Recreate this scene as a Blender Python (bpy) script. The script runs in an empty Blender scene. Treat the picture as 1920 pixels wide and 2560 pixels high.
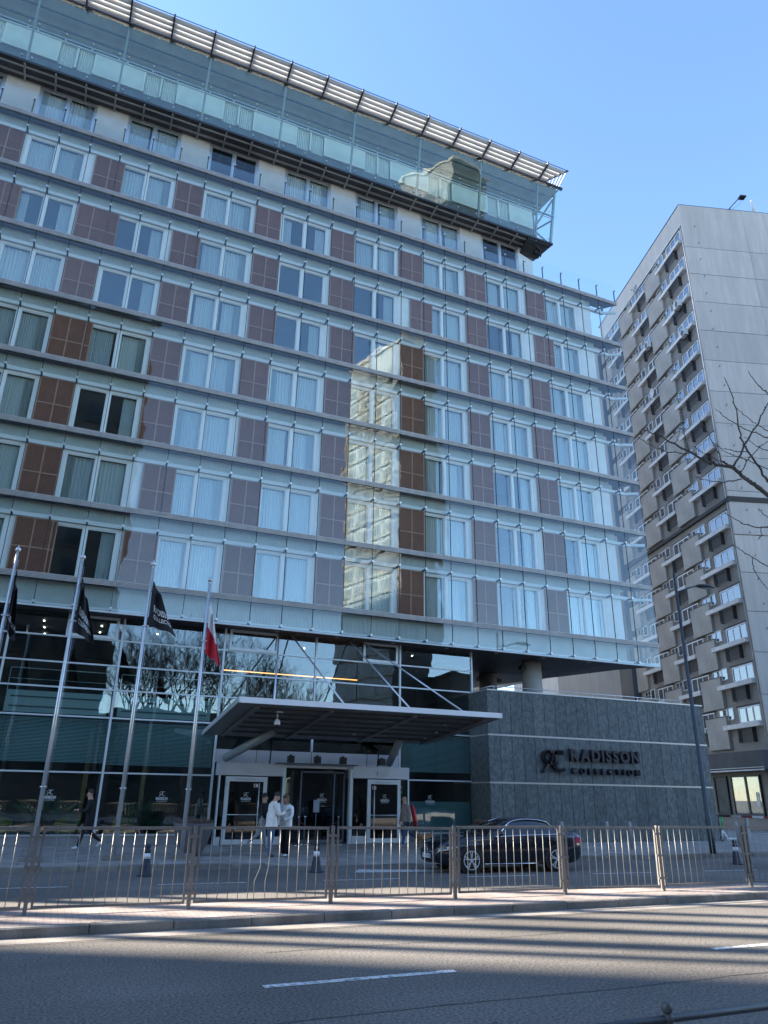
import bpy, bmesh, math, random
from mathutils import Vector, Matrix, Quaternion
random.seed(7)
R = math.radians
SC = bpy.context.scene
COL = SC.collection

# ------------------------------------------------------------------ camera
CAM = Vector((0.0, 0.0, 2.0))
F_PX, PITCH, ROLL, YAW = 1810.5, R(21.3247), R(0.8707), R(22.9482)
fwd = Vector((math.sin(YAW) * math.cos(PITCH), math.cos(YAW) * math.cos(PITCH), math.sin(PITCH)))
rgt0 = Vector((math.cos(YAW), -math.sin(YAW), 0.0))
up0 = rgt0.cross(fwd)
rgt = math.cos(ROLL) * rgt0 + math.sin(ROLL) * up0
upv = -math.sin(ROLL) * rgt0 + math.cos(ROLL) * up0
cd = bpy.data.cameras.new('camera')
cd.sensor_fit = 'HORIZONTAL'
cd.sensor_width = 36.0
cd.lens = F_PX / 1920.0 * 36.0
cd.clip_start = 0.1
cd.clip_end = 6000.0
cam = bpy.data.objects.new('camera', cd)
cam.matrix_world = Matrix(((rgt.x, upv.x, -fwd.x, CAM.x), (rgt.y, upv.y, -fwd.y, CAM.y), (rgt.z, upv.z, -fwd.z, CAM.z), (0, 0, 0, 1)))
COL.objects.link(cam)
SC.camera = cam

# ------------------------------------------------------------------ sky, sun, exposure
SUN_EL = R(30.0)
SUN_H = Vector((-0.866, 0.5, 0.0))            # horizontal direction towards the sun
to_sun = Vector((SUN_H.x * math.cos(SUN_EL), SUN_H.y * math.cos(SUN_EL), math.sin(SUN_EL)))
world = bpy.data.worlds.new('World')
SC.world = world
world.use_nodes = True
wn = world.node_tree.nodes
wl = world.node_tree.links
wn.clear()
w_out = wn.new('ShaderNodeOutputWorld')
w_bg = wn.new('ShaderNodeBackground')
w_sky = wn.new('ShaderNodeTexSky')
w_sky.sky_type = 'NISHITA'
w_sky.sun_disc = False
w_sky.sun_elevation = SUN_EL
w_sky.sun_rotation = math.atan2(SUN_H.x, SUN_H.y)
w_sky.altitude = 100.0
w_sky.air_density = 1.0
w_sky.dust_density = 0.2
w_sky.ozone_density = 4.0
w_bg.inputs['Strength'].default_value = 0.10
wl.new(w_sky.outputs[0], w_bg.inputs[0])
wl.new(w_bg.outputs[0], w_out.inputs[0])
sd = bpy.data.lights.new('sun', 'SUN')
sd.energy = 4.4
sd.angle = R(0.53)
sd.color = (1.0, 0.90, 0.76)
sun = bpy.data.objects.new('sun', sd)
sun.rotation_euler = to_sun.to_track_quat('Z', 'Y').to_euler()
sun.location = (0, 0, 80)
COL.objects.link(sun)
SC.view_settings.view_transform = 'Standard'
SC.view_settings.look = 'None'
SC.view_settings.exposure = 2.4
SC.view_settings.gamma = 1.0
SC.view_settings.use_curve_mapping = False
SC.cycles.max_bounces = 8
SC.cycles.diffuse_bounces = 3
SC.cycles.glossy_bounces = 4
SC.cycles.transmission_bounces = 4
SC.cycles.transparent_max_bounces = 24
SC.cycles.caustics_reflective = False
SC.cycles.caustics_refractive = False
SC.cycles.sample_clamp_indirect = 6.0

# ------------------------------------------------------------------ materials
MATS = {}
def mat(name, col, rough=0.6, metal=0.0, var=0.0, vscale=3.0, bump=0.0, bscale=20.0, spec=0.5, stretch=None, fine=0.0, fscale=60.0, coords='Object'):
    """Principled material; var = large-scale tonal variation, fine = small grain, bump = relief."""
    if name in MATS:
        return MATS[name]
    m = bpy.data.materials.new(name)
    m.use_nodes = True
    nt = m.node_tree
    b = nt.nodes['Principled BSDF']
    b.inputs['Roughness'].default_value = rough
    b.inputs['Metallic'].default_value = metal
    b.inputs['Specular IOR Level'].default_value = spec
    b.inputs['Base Color'].default_value = (*col, 1)
    if var or fine or bump:
        if coords == 'World':
            geo = nt.nodes.new('ShaderNodeNewGeometry'); src = geo.outputs['Position']
        else:
            tc = nt.nodes.new('ShaderNodeTexCoord'); src = tc.outputs['Object']
        if stretch:
            mp = nt.nodes.new('ShaderNodeMapping'); mp.inputs['Scale'].default_value = stretch
            nt.links.new(src, mp.inputs['Vector']); src = mp.outputs[0]
        cur = None
        for amt, sc, det in ((var, vscale, 5.0), (fine, fscale, 2.0)):
            if not amt:
                continue
            n = nt.nodes.new('ShaderNodeTexNoise')
            n.inputs['Scale'].default_value = sc
            n.inputs['Detail'].default_value = det
            nt.links.new(src, n.inputs['Vector'])
            mr = nt.nodes.new('ShaderNodeMapRange')
            mr.inputs['From Min'].default_value = 0.3; mr.inputs['From Max'].default_value = 0.7
            mr.inputs['To Min'].default_value = 1 - amt; mr.inputs['To Max'].default_value = 1 + amt
            nt.links.new(n.outputs['Fac'], mr.inputs['Value'])
            mx = nt.nodes.new('ShaderNodeVectorMath'); mx.operation = 'MULTIPLY'
            if cur is None:
                mx.inputs[0].default_value = col
            else:
                nt.links.new(cur, mx.inputs[0])
            nt.links.new(mr.outputs[0], mx.inputs[1])
            cur = mx.outputs[0]
        if cur is not None:
            nt.links.new(cur, b.inputs['Base Color'])
        if bump:
            n = nt.nodes.new('ShaderNodeTexNoise')
            n.inputs['Scale'].default_value = bscale
            n.inputs['Detail'].default_value = 4.0
            nt.links.new(src, n.inputs['Vector'])
            bp = nt.nodes.new('ShaderNodeBump')
            bp.inputs['Strength'].default_value = bump
            bp.inputs['Distance'].default_value = 0.02
            nt.links.new(n.outputs['Fac'], bp.inputs['Height'])
            nt.links.new(bp.outputs[0], b.inputs['Normal'])
    MATS[name] = m
    return m

def glass(name, tint=(0.85, 0.95, 0.95), f0=0.06, wob=0.0, wscale=0.6, rough=0.0, refl=(1, 1, 1)):
    """Thin architectural glass: Schlick mix of clear transmission and mirror reflection, same from both sides."""
    if name in MATS:
        return MATS[name]
    m = bpy.data.materials.new(name)
    m.use_nodes = True
    nt = m.node_tree
    nt.nodes.clear()
    out = nt.nodes.new('ShaderNodeOutputMaterial')
    mix = nt.nodes.new('ShaderNodeMixShader')
    tr = nt.nodes.new('ShaderNodeBsdfTransparent'); tr.inputs[0].default_value = (*tint, 1)
    gl = nt.nodes.new('ShaderNodeBsdfGlossy'); gl.inputs['Roughness'].default_value = rough
    gl.inputs['Color'].default_value = (*refl, 1)
    geo = nt.nodes.new('ShaderNodeNewGeometry')
    dt = nt.nodes.new('ShaderNodeVectorMath'); dt.operation = 'DOT_PRODUCT'
    nt.links.new(geo.outputs['Incoming'], dt.inputs[0]); nt.links.new(geo.outputs['True Normal'], dt.inputs[1])
    def mth(op, a_, b_):
        n = nt.nodes.new('ShaderNodeMath'); n.operation = op
        for i_, v_ in enumerate((a_, b_)):
            if v_ is None: continue
            if isinstance(v_, (int, float)): n.inputs[i_].default_value = v_
            else: nt.links.new(v_, n.inputs[i_])
        return n.outputs[0]
    c_ = mth('ABSOLUTE', dt.outputs['Value'], None)
    p_ = mth('POWER', mth('SUBTRACT', 1.0, c_), 5.0)
    fac = mth('ADD', mth('MULTIPLY', p_, 1.0 - f0), f0)
    if wob:
        n = nt.nodes.new('ShaderNodeTexNoise'); n.inputs['Scale'].default_value = wscale; n.inputs['Detail'].default_value = 1.0
        nt.links.new(geo.outputs['Position'], n.inputs['Vector'])
        bp = nt.nodes.new('ShaderNodeBump'); bp.inputs['Strength'].default_value = 1.0; bp.inputs['Distance'].default_value = wob
        nt.links.new(n.outputs['Fac'], bp.inputs['Height'])
        nt.links.new(bp.outputs[0], gl.inputs['Normal'])
    nt.links.new(fac, mix.inputs[0])
    nt.links.new(tr.outputs[0], mix.inputs[1])
    nt.links.new(gl.outputs[0], mix.inputs[2])
    nt.links.new(mix.outputs[0], out.inputs[0])
    MATS[name] = m
    return m

def emit(name, col, s):
    if name in MATS:
        return MATS[name]
    m = bpy.data.materials.new(name); m.use_nodes = True
    b = m.node_tree.nodes['Principled BSDF']
    b.inputs['Base Color'].default_value = (*col, 1)
    b.inputs['Emission Color'].default_value = (*col, 1)
    b.inputs['Emission Strength'].default_value = s
    MATS[name] = m
    return m

def brick_mat(name, c1, c2, mortar, scale, bw, rh, msize=0.02, rough=0.85, bump=0.3, grit=0.25):
    m = bpy.data.materials.new(name); m.use_nodes = True
    nt = m.node_tree; b = nt.nodes['Principled BSDF']; b.inputs['Roughness'].default_value = rough
    geo = nt.nodes.new('ShaderNodeNewGeometry')
    t = nt.nodes.new('ShaderNodeTexBrick')
    t.inputs['Color1'].default_value = (*c1, 1); t.inputs['Color2'].default_value = (*c2, 1); t.inputs['Mortar'].default_value = (*mortar, 1)
    t.inputs['Scale'].default_value = scale; t.inputs['Brick Width'].default_value = bw; t.inputs['Row Height'].default_value = rh
    t.inputs['Mortar Size'].default_value = msize
    nt.links.new(geo.outputs['Position'], t.inputs['Vector'])
    n = nt.nodes.new('ShaderNodeTexNoise'); n.inputs['Scale'].default_value = 1.3; n.inputs['Detail'].default_value = 7
    nt.links.new(geo.outputs['Position'], n.inputs['Vector'])
    mr = nt.nodes.new('ShaderNodeMapRange'); mr.inputs['From Min'].default_value = 0.3; mr.inputs['From Max'].default_value = 0.7
    mr.inputs['To Min'].default_value = 1 - grit; mr.inputs['To Max'].default_value = 1 + grit
    nt.links.new(n.outputs['Fac'], mr.inputs['Value'])
    mx = nt.nodes.new('ShaderNodeVectorMath'); mx.operation = 'MULTIPLY'
    nt.links.new(t.outputs['Color'], mx.inputs[0]); nt.links.new(mr.outputs[0], mx.inputs[1])
    nt.links.new(mx.outputs[0], b.inputs['Base Color'])
    bp = nt.nodes.new('ShaderNodeBump'); bp.inputs['Strength'].default_value = bump; bp.inputs['Distance'].default_value = 0.01; bp.invert = True
    nt.links.new(t.outputs['Fac'], bp.inputs['Height']); nt.links.new(bp.outputs[0], b.inputs['Normal'])
    MATS[name] = m
    return m

def asphalt_mat(name, base):
    m = bpy.data.materials.new(name); m.use_nodes = True
    nt = m.node_tree; b = nt.nodes['Principled BSDF']; b.inputs['Roughness'].default_value = 0.85
    b.inputs['Specular IOR Level'].default_value = 0.35
    geo = nt.nodes.new('ShaderNodeNewGeometry')
    def noise(sc, det, lo, hi, f0=0.3, f1=0.7, st=None):
        src = geo.outputs['Position']
        if st:
            mp = nt.nodes.new('ShaderNodeMapping'); mp.inputs['Scale'].default_value = st
            nt.links.new(src, mp.inputs[0]); src = mp.outputs[0]
        n = nt.nodes.new('ShaderNodeTexNoise'); n.inputs['Scale'].default_value = sc; n.inputs['Detail'].default_value = det
        nt.links.new(src, n.inputs['Vector'])
        mr = nt.nodes.new('ShaderNodeMapRange'); mr.inputs['From Min'].default_value = f0; mr.inputs['From Max'].default_value = f1
        mr.inputs['To Min'].default_value = lo; mr.inputs['To Max'].default_value = hi
        nt.links.new(n.outputs['Fac'], mr.inputs['Value'])
        return mr.outputs[0], n
    a, _ = noise(0.30, 7, 0.74, 1.24)
    c, nf = noise(30, 4, 0.35, 1.75)
    d, _ = noise(0.6, 4, 0.9, 1.1, st=(0.12, 2.2, 1))
    v = None
    for o in (a, c, d):
        mx = nt.nodes.new('ShaderNodeVectorMath'); mx.operation = 'MULTIPLY'
        if v is None:
            mx.inputs[0].default_value = base
        else:
            nt.links.new(v, mx.inputs[0])
        nt.links.new(o, mx.inputs[1]); v = mx.outputs[0]
    vo = nt.nodes.new('ShaderNodeTexVoronoi'); vo.inputs['Scale'].default_value = 55
    nt.links.new(geo.outputs['Position'], vo.inputs['Vector'])
    cr = nt.nodes.new('ShaderNodeMapRange'); cr.inputs['From Min'].default_value = 0.0; cr.inputs['From Max'].default_value = 0.25
    cr.inputs['To Min'].default_value = 0.22; cr.inputs['To Max'].default_value = 0.0
    nt.links.new(vo.outputs['Distance'], cr.inputs['Value'])
    mm = nt.nodes.new('ShaderNodeMix'); mm.data_type = 'RGBA'
    nt.links.new(cr.outputs[0], mm.inputs['Factor']); nt.links.new(v, mm.inputs['A'])
    mm.inputs['B'].default_value = (0.2, 0.19, 0.18, 1)
    nt.links.new(mm.outputs['Result'], b.inputs['Base Color'])
    bp = nt.nodes.new('ShaderNodeBump'); bp.inputs['Strength'].default_value = 0.6; bp.inputs['Distance'].default_value = 0.008
    nt.links.new(nf.outputs['Fac'], bp.inputs['Height']); nt.links.new(bp.outputs[0], b.inputs['Normal'])
    MATS[name] = m
    return m

# ------------------------------------------------------------------ mesh builder
class MB:
    def __init__(s):
        s.v = []; s.f = []; s.m = []; s.sm = []
    def face(s, idx, mi=0, smooth=False):
        s.f.append(tuple(idx)); s.m.append(mi); s.sm.append(smooth)
    def quad(s, a, b, c, d, mi=0):
        n = len(s.v); s.v += [tuple(a), tuple(b), tuple(c), tuple(d)]; s.face((n, n + 1, n + 2, n + 3), mi)
        return s
    def box(s, x0, x1, y0, y1, z0, z1, mi=0):
        n = len(s.v)
        s.v += [(x0, y0, z0), (x1, y0, z0), (x1, y1, z0), (x0, y1, z0), (x0, y0, z1), (x1, y0, z1), (x1, y1, z1), (x0, y1, z1)]
        for q in ((0, 3, 2, 1), (4, 5, 6, 7), (0, 1, 5, 4), (1, 2, 6, 5), (2, 3, 7, 6), (3, 0, 4, 7)):
            s.face([n + i for i in q], mi)
        return s
    def bar(s, p, q, w, h, mi=0, up=(0, 0, 1)):
        """rectangular bar between two points"""
        p = Vector(p); q = Vector(q); d = (q - p).normalized(); u = Vector(up)
        if abs(d.dot(u)) > 0.98:
            u = Vector((0, 1, 0))
        a = d.cross(u).normalized() * w / 2; b = a.cross(d).normalized() * h / 2
        n = len(s.v)
        for c in (p, q):
            for e in (-a - b, a - b, a + b, -a + b):
                s.v.append(tuple(c + e))
        for k in ((3, 2, 1, 0), (4, 5, 6, 7), (0, 1, 5, 4), (1, 2, 6, 5), (2, 3, 7, 6), (3, 0, 4, 7)):
            s.face([n + i for i in k], mi)
        return s
    def tube(s, pts, rads, n=8, mi=0, smooth=True, cap=True):
        pts = [Vector(p) for p in pts]
        if not hasattr(rads, '__len__'):
            rads = [rads] * len(pts)
        base = len(s.v); up = Vector((0, 0, 1)); prev = None
        for i, p in enumerate(pts):
            d = (pts[min(i + 1, len(pts) - 1)] - pts[max(i - 1, 0)])
            d = d.normalized() if d.length > 1e-9 else Vector((0, 0, 1))
            if prev is None:
                u = up if abs(d.dot(up)) < 0.95 else Vector((1, 0, 0))
                a = d.cross(u).normalized()
            else:
                a = (prev - d * prev.dot(d)).normalized()
            prev = a; b = d.cross(a)
            for k in range(n):
                t = 2 * math.pi * k / n
                s.v.append(tuple(p + (a * math.cos(t) + b * math.sin(t)) * rads[i]))
        for i in range(len(pts) - 1):
            for k in range(n):
                s.face((base + i * n + k, base + i * n + (k + 1) % n, base + (i + 1) * n + (k + 1) % n, base + (i + 1) * n + k), mi, smooth)
        if cap:
            s.face([base + k for k in range(n)][::-1], mi)
            s.face([base + (len(pts) - 1) * n + k for k in range(n)], mi)
        return s
    def lathe(s, c, prof, n=16, mi=0, smooth=True):
        """profile [(r,z)...] around the vertical axis at c"""
        base = len(s.v)
        for r, z in prof:
            for k in range(n):
                t = 2 * math.pi * k / n
                s.v.append((c[0] + r * math.cos(t), c[1] + r * math.sin(t), c[2] + z))
        for i in range(len(prof) - 1):
            for k in range(n):
                s.face((base + i * n + k, base + i * n + (k + 1) % n, base + (i + 1) * n + (k + 1) % n, base + (i + 1) * n + k), mi, smooth)
        s.face([base + k for k in range(n)][::-1], mi)
        s.face([base + (len(prof) - 1) * n + k for k in range(n)], mi)
        return s
    def ball(s, c, r, n=10, mi=0, sq=(1, 1, 1)):
        prof = []
        base = len(s.v)
        m = max(5, n // 2 + 1)
        for i in range(m + 1):
            ph = math.pi * i / m
            for k in range(n):
                t = 2 * math.pi * k / n
                s.v.append((c[0] + r * sq[0] * math.sin(ph) * math.cos(t), c[1] + r * sq[1] * math.sin(ph) * math.sin(t), c[2] - r * sq[2] * math.cos(ph)))
        for i in range(m):
            for k in range(n):
                s.face((base + i * n + k, base + i * n + (k + 1) % n, base + (i + 1) * n + (k + 1) % n, base + (i + 1) * n + k), mi, True)
        return s
    def disc(s, c, r0, r1, axis, n=24, mi=0):
        """flat ring, axis 'y' or 'z'"""
        base = len(s.v)
        for k in range(n):
            t = 2 * math.pi * k / n
            for r in (r0, r1):
                if axis == 'y':
                    s.v.append((c[0] + r * math.cos(t), c[1], c[2] + r * math.sin(t)))
                else:
                    s.v.append((c[0] + r * math.cos(t), c[1] + r * math.sin(t), c[2]))
        for k in range(n):
            a = base + 2 * k; b = base + 2 * ((k + 1) % n)
            s.face((a, a + 1, b + 1, b), mi)
        return s
    def prism(s, poly, d, mi=0):
        """poly = list of 3D points (planar), extruded by vector d"""
        n = len(poly); base = len(s.v); d = Vector(d)
        s.v += [tuple(p) for p in poly] + [tuple(Vector(p) + d) for p in poly]
        s.face(range(base, base + n), mi); s.face(list(range(base + n, base + 2 * n))[::-1], mi)
        for i in range(n):
            j = (i + 1) % n
            s.face((base + i, base + n + i, base + n + j, base + j), mi)
        return s
    def grid(s, fn, nu, nv, mi=0, smooth=True):
        base = len(s.v)
        for i in range(nu + 1):
            for j in range(nv + 1):
                s.v.append(tuple(fn(i / nu, j / nv)))
        for i in range(nu):
            for j in range(nv):
                a = base + i * (nv + 1) + j
                s.face((a, a + nv + 1, a + nv + 2, a + 1), mi, smooth)
        return s
    def mesh(s, name, mats):
        me = bpy.data.meshes.new(name)
        me.from_pydata(s.v, [], s.f)
        for m in (mats if isinstance(mats, (list, tuple)) else [mats]):
            me.materials.append(m)
        me.polygons.foreach_set('material_index', s.m)
        me.polygons.foreach_set('use_smooth', s.sm)
        me.update()
        return me
    def build(s, name, mats, parent=None, loc=None, rz=0.0):
        return link(name, s.mesh(name, mats), parent, loc, rz)

def link(name, me, parent=None, loc=None, rz=0.0, scale=None):
    o = bpy.data.objects.new(name, me)
    COL.objects.link(o)
    if parent is not None:
        o.parent = parent
    if loc is not None:
        o.location = loc
    if rz:
        o.rotation_euler = (0, 0, rz)
    if scale is not None:
        o.scale = scale
    return o

def tag(o, label=None, cat=None, group=None, kind=None):
    if label: o['label'] = label
    if cat: o['category'] = cat
    if group: o['group'] = group
    if kind: o['kind'] = kind
    return o

def thing(name, label, cat, loc=(0, 0, 0), rz=0.0, group=None):
    o = bpy.data.objects.new(name, None)
    o.empty_display_size = 0.3
    COL.objects.link(o)
    o.location = loc
    o.rotation_euler = (0, 0, rz)
    return tag(o, label, cat, group)

def text_mesh(txt, size, depth=0.0, bold=0.0, spacing=1.0):
    """flat or extruded lettering from the built-in font, in local XY, baseline at 0"""
    cu = bpy.data.curves.new('lettering', 'FONT')
    cu.body = txt; cu.size = size; cu.extrude = depth; cu.offset = bold; cu.space_character = spacing
    cu.resolution_u = 3
    ob = bpy.data.objects.new('lettering', cu)
    COL.objects.link(ob)
    dg = bpy.context.evaluated_depsgraph_get()
    me = bpy.data.meshes.new_from_object(ob.evaluated_get(dg))
    bpy.data.objects.remove(ob); bpy.data.curves.remove(cu)
    return me

def text_fit(txt, x0, x1, z0, z1, y, m, name, parent, depth=0.0, bold=0.0, spacing=1.0):
    """lettering standing in an XZ plane facing -Y, fitted to a rectangle"""
    me = text_mesh(txt, 1.0, 0.0 if depth == 0 else 0.5, bold, spacing)
    xs = [v.co.x for v in me.vertices]; ys = [v.co.y for v in me.vertices]
    ax, bx, ay, by = min(xs), max(xs), min(ys), max(ys)
    for v in me.vertices:
        u = (v.co.x - ax) / (bx - ax); w = (v.co.y - ay) / (by - ay)
        v.co = (x0 + u * (x1 - x0), y - v.co.z * 2 * depth / 2, z0 + w * (z1 - z0))
    me.materials.clear(); me.materials.append(m)
    return link(name, me, parent)

# ------------------------------------------------------------------ base materials
m_asphalt = asphalt_mat('asphalt', (0.130, 0.119, 0.107))
m_asphalt2 = asphalt_mat('asphalt_far', (0.140, 0.127, 0.114))
m_slab = brick_mat('pavement_slabs', (0.31, 0.282, 0.255), (0.27, 0.247, 0.225), (0.12, 0.108, 0.096), 1.0, 1.0, 0.5, 0.012)
m_paver = brick_mat('median_pavers', (0.36, 0.29, 0.26), (0.30, 0.25, 0.23), (0.17, 0.14, 0.12), 1.0, 0.21, 0.105, 0.008, grit=0.35)
m_kerb = mat('kerb_concrete', (0.20, 0.185, 0.165), 0.9, var=0.3, vscale=2.5, fine=0.25, fscale=70, bump=0.5, bscale=60, coords='World')
m_dust = mat('gutter_dust', (0.24, 0.215, 0.19), 0.95, var=0.35, vscale=1.6, fine=0.3, fscale=55, bump=0.4, bscale=50, coords='World')
m_line = mat('road_paint', (0.62, 0.62, 0.60), 0.75, var=0.22, vscale=5, fine=0.3, fscale=45, coords='World')
lt = m_line.node_tree; lb = lt.nodes['Principled BSDF']; lsrc = lb.inputs['Base Color'].links[0].from_socket
lg = lt.nodes.new('ShaderNodeNewGeometry'); ln_ = lt.nodes.new('ShaderNodeTexNoise'); ln_.inputs['Scale'].default_value = 14; ln_.inputs['Detail'].default_value = 8
lt.links.new(lg.outputs['Position'], ln_.inputs['Vector'])
lr = lt.nodes.new('ShaderNodeMapRange'); lr.inputs['From Min'].default_value = 0.52; lr.inputs['From Max'].default_value = 0.62
lt.links.new(ln_.outputs['Fac'], lr.inputs['Value'])
lm = lt.nodes.new('ShaderNodeMix'); lm.data_type = 'RGBA'; lm.inputs['B'].default_value = (0.16, 0.15, 0.14, 1)
lt.links.new(lr.outputs[0], lm.inputs['Factor']); lt.links.new(lsrc, lm.inputs['A']); lt.links.new(lm.outputs['Result'], lb.inputs['Base Color'])
m_earth = mat('city_ground', (0.13, 0.125, 0.12), 0.95, var=0.2, vscale=0.05, coords='World')

# ------------------------------------------------------------------ ground, roads, pavements
g = tag(MB().quad((-2500, -2500, -0.03), (2500, -2500, -0.03), (2500, 2500, -0.03), (-2500, 2500, -0.03)).build('ground', m_earth), kind='structure')
road = tag(MB().quad((-120, 5.7, 0), (150, 5.7, 0), (150, 13.05, 0), (-120, 13.05, 0)).build('near_road', m_asphalt), kind='structure')
road2 = tag(MB().quad((-120, 14.95, 0), (150, 14.95, 0), (150, 22.7, 0), (-120, 22.7, 0)).build('far_road', m_asphalt2), kind='structure')
near_walk = tag(MB().box(-60, 80, -10.5, 5.55, -0.02, 0.12).build('near_pavement', m_slab), kind='structure')
median = tag(MB().box(-120, 150, 13.17, 14.83, -0.02, 0.13).build('median_pavement', m_paver), kind='structure')
gut = tag(MB().quad((-120, 12.55, 0.004), (150, 12.55, 0.004), (150, 13.0, 0.004), (-120, 13.0, 0.004)).build('gutter', m_dust), kind='structure')

# tar seams and an old patch in the near carriageway
m_tar = mat('tar_seam', (0.035, 0.033, 0.032), 0.6)
m_patch = asphalt_mat('asphalt_patch', (0.095, 0.088, 0.080))
rs = random.Random(3)
for ys, xa_, xb_ in ((7.75, -6, 30), (12.42, -6, 30), (10.9, 3.0, 9.0)):
    sb_ = MB(); n_ = int((xb_ - xa_) / 0.5); yy = ys; pts_ = []
    for i in range(n_ + 1):
        yy = ys + 0.02 * math.sin(i * 0.7) + rs.gauss(0, 0.008); pts_.append((xa_ + i * 0.5, yy, 0.012 + 0.006 * rs.random()))
    for i in range(n_):
        (x0_, y0_, w0_), (x1_, y1_, w1_) = pts_[i], pts_[i + 1]
        sb_.quad((x0_, y0_ - w0_ / 2, 0.003), (x1_, y1_ - w1_ / 2, 0.003), (x1_, y1_ + w1_ / 2, 0.003), (x0_, y0_ + w0_ / 2, 0.003))
    sb_.build('tar_seam', m_tar, road)
MB().quad((0.3, 6.2, 0.002), (2.9, 6.25, 0.002), (2.8, 7.35, 0.002), (0.35, 7.3, 0.002)).build('asphalt_patch', m_patch, road)

# hotel forecourt: flat slab with a ramp to the road in front of the entrance
pb = MB()
def pave(x0, x1, z0):
    pb.quad((x0, 22.6, z0), (x1, 22.6, z0), (x1, 24.2, 0.17), (x0, 24.2, 0.17))
pb.quad((-120, 24.2, 0.17), (150, 24.2, 0.17), (150, 60, 0.17), (-120, 60, 0.17))
pave(-120, 5.0, 0.15); pave(7.0, 15.5, 0.03); pave(17.5, 150, 0.15)
pb.quad((5.0, 22.6, 0.15), (7.0, 22.6, 0.03), (7.0, 24.2, 0.17), (5.0, 24.2, 0.17))
pb.quad((15.5, 22.6, 0.03), (17.5, 22.6, 0.15), (17.5, 24.2, 0.17), (15.5, 24.2, 0.17))
for x0_, x1_, z0_, z1_ in ((-120, 5, 0.15, 0.15), (5, 7, 0.15, 0.03), (7, 15.5, 0.03, 0.03), (15.5, 17.5, 0.03, 0.15), (17.5, 150, 0.15, 0.15)):
    pb.quad((x0_, 22.6, -0.02), (x1_, 22.6, -0.02), (x1_, 22.6, z1_), (x0_, 22.6, z0_))
forecourt = tag(pb.build('hotel_pavement', m_slab), kind='structure')

# kerb stones, each its own piece
def kerb_row(name, x0, x1, y, w, h, step, heights=None):
    root = None
    me_cache = {}
    holder = bpy.data.objects.new(name, None); COL.objects.link(holder); tag(holder, kind='structure')
    x = x0; i = 0
    while x < x1:
        hh = h
        if heights:
            hh = heights(x + step / 2)
        k = (round(hh, 3), i % 3)
        if k not in me_cache:
            b = MB(); gp = 0.008; z = hh + (i % 3 - 1) * 0.004
            b.v += [(gp, 0, -0.1), (step - gp, 0, -0.1), (step - gp, w, -0.1), (gp, w, -0.1), (gp, 0.02, z - 0.02), (step - gp, 0.02, z - 0.02), (gp, 0.045, z), (step - gp, 0.045, z), (step - gp, w, z), (gp, w, z)]
            for q in ((0, 1, 5, 4), (4, 5, 7, 6), (6, 7, 8, 9), (1, 2, 8, 7, 5), (0, 4, 6, 9, 3), (2, 3, 9, 8)):
                b.face(q)
            me_cache[k] = b.mesh('kerb_stone', m_kerb)
        link('kerb_stone', me_cache[k], holder, (x, y, 0))
        x += step; i += 1
    MB().box(x0, x1, y + 0.01, y + w - 0.01, -0.1, 0.02).build('kerb_bed', m_kerb, holder)
    return holder
kerb_row('median_kerb', -5.3, 24, 13.0, 0.17, 0.14, 1.23)
kerb_row('far_kerb', -6.0, 45, 22.45, 0.15, 0.15, 1.0, lambda x: 0.15 if (x < 5 or x > 17.5) else (0.03 if 7 < x < 15.5 else (0.15 - 0.06 * (x - 5) if x <= 7 else 0.03 + 0.06 * (x - 15.5))))
kerb_row('near_kerb', -4, 14, 5.55, 0.15, 0.12, 1.0)

def dashes(parent, xs, y, w, ln, sl=0.0):
    for x in xs:
        MB().quad((x, y(x) - w / 2, 0.005), (x + ln, y(x + ln) - w / 2, 0.005), (x + ln, y(x + ln) + w / 2, 0.005), (x, y(x) + w / 2, 0.005)).build('lane_marking', m_line, parent)
dashes(road, (-4.1, 2.5, 9.1, 15.7), lambda x: 9.12, 0.13, 2.4)
dashes(road2, [-5.3 + 3.95 * k + (0.0) for k in range(9)], lambda x: 19.27 - 0.048 * x, 0.11, 2.05)
MB().quad((8.0, 20.6, 0.005), (12.2, 20.0, 0.005), (12.4, 20.35, 0.005), (8.4, 21.35, 0.005)).build('hatch_marking', m_line, road2)

# ------------------------------------------------------------------ hotel
Y0 = 29.28                     # outer glass skin
MOD = 1.3535
def XJ(j): return -5.735 + MOD * j
def ZC(k): return 11.904 + 3.1 * (7 - k) if k < 8 else 8.52
XL, XR = XJ(-4), 28.2          # skin from the west end to the glass sail
XIN = 26.4                     # inner wall corner
YW = Y0 + 0.44                 # inner wall face

m_white = mat('white_render', (0.80, 0.81, 0.79), 0.6, var=0.06, vscale=1.5)
m_white_shaded = mat('white_render_shaded', (0.56, 0.54, 0.50), 0.6, var=0.08, vscale=1.5)  # white wall darkened in colour for the shade under the overhang
m_frame = mat('window_frame_white', (0.90, 0.90, 0.88), 0.4)
m_alu = mat('aluminium', (0.60, 0.62, 0.63), 0.35, metal=0.7, var=0.08, vscale=4)
m_slat = mat('louvre_slat', (0.64, 0.60, 0.56), 0.45, metal=0.3, var=0.1, vscale=2)
m_slatdark = mat('dark_louvre_trim', (0.035, 0.03, 0.03), 0.8)  # near-black backing behind the slats, also on the roof edge
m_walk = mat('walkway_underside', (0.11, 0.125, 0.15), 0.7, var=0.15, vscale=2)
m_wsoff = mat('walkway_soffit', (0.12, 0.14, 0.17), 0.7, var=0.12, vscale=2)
m_rib = mat('ribbed_metal', (0.56, 0.62, 0.60), 0.5, metal=0.1, var=0.06, vscale=2)
m_beam = mat('edge_beam', (0.72, 0.76, 0.76), 0.5)
m_seal = mat('black_seal', (0.015, 0.015, 0.017), 0.6)
m_dark = mat('dark_metal', (0.03, 0.032, 0.036), 0.5)
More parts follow.
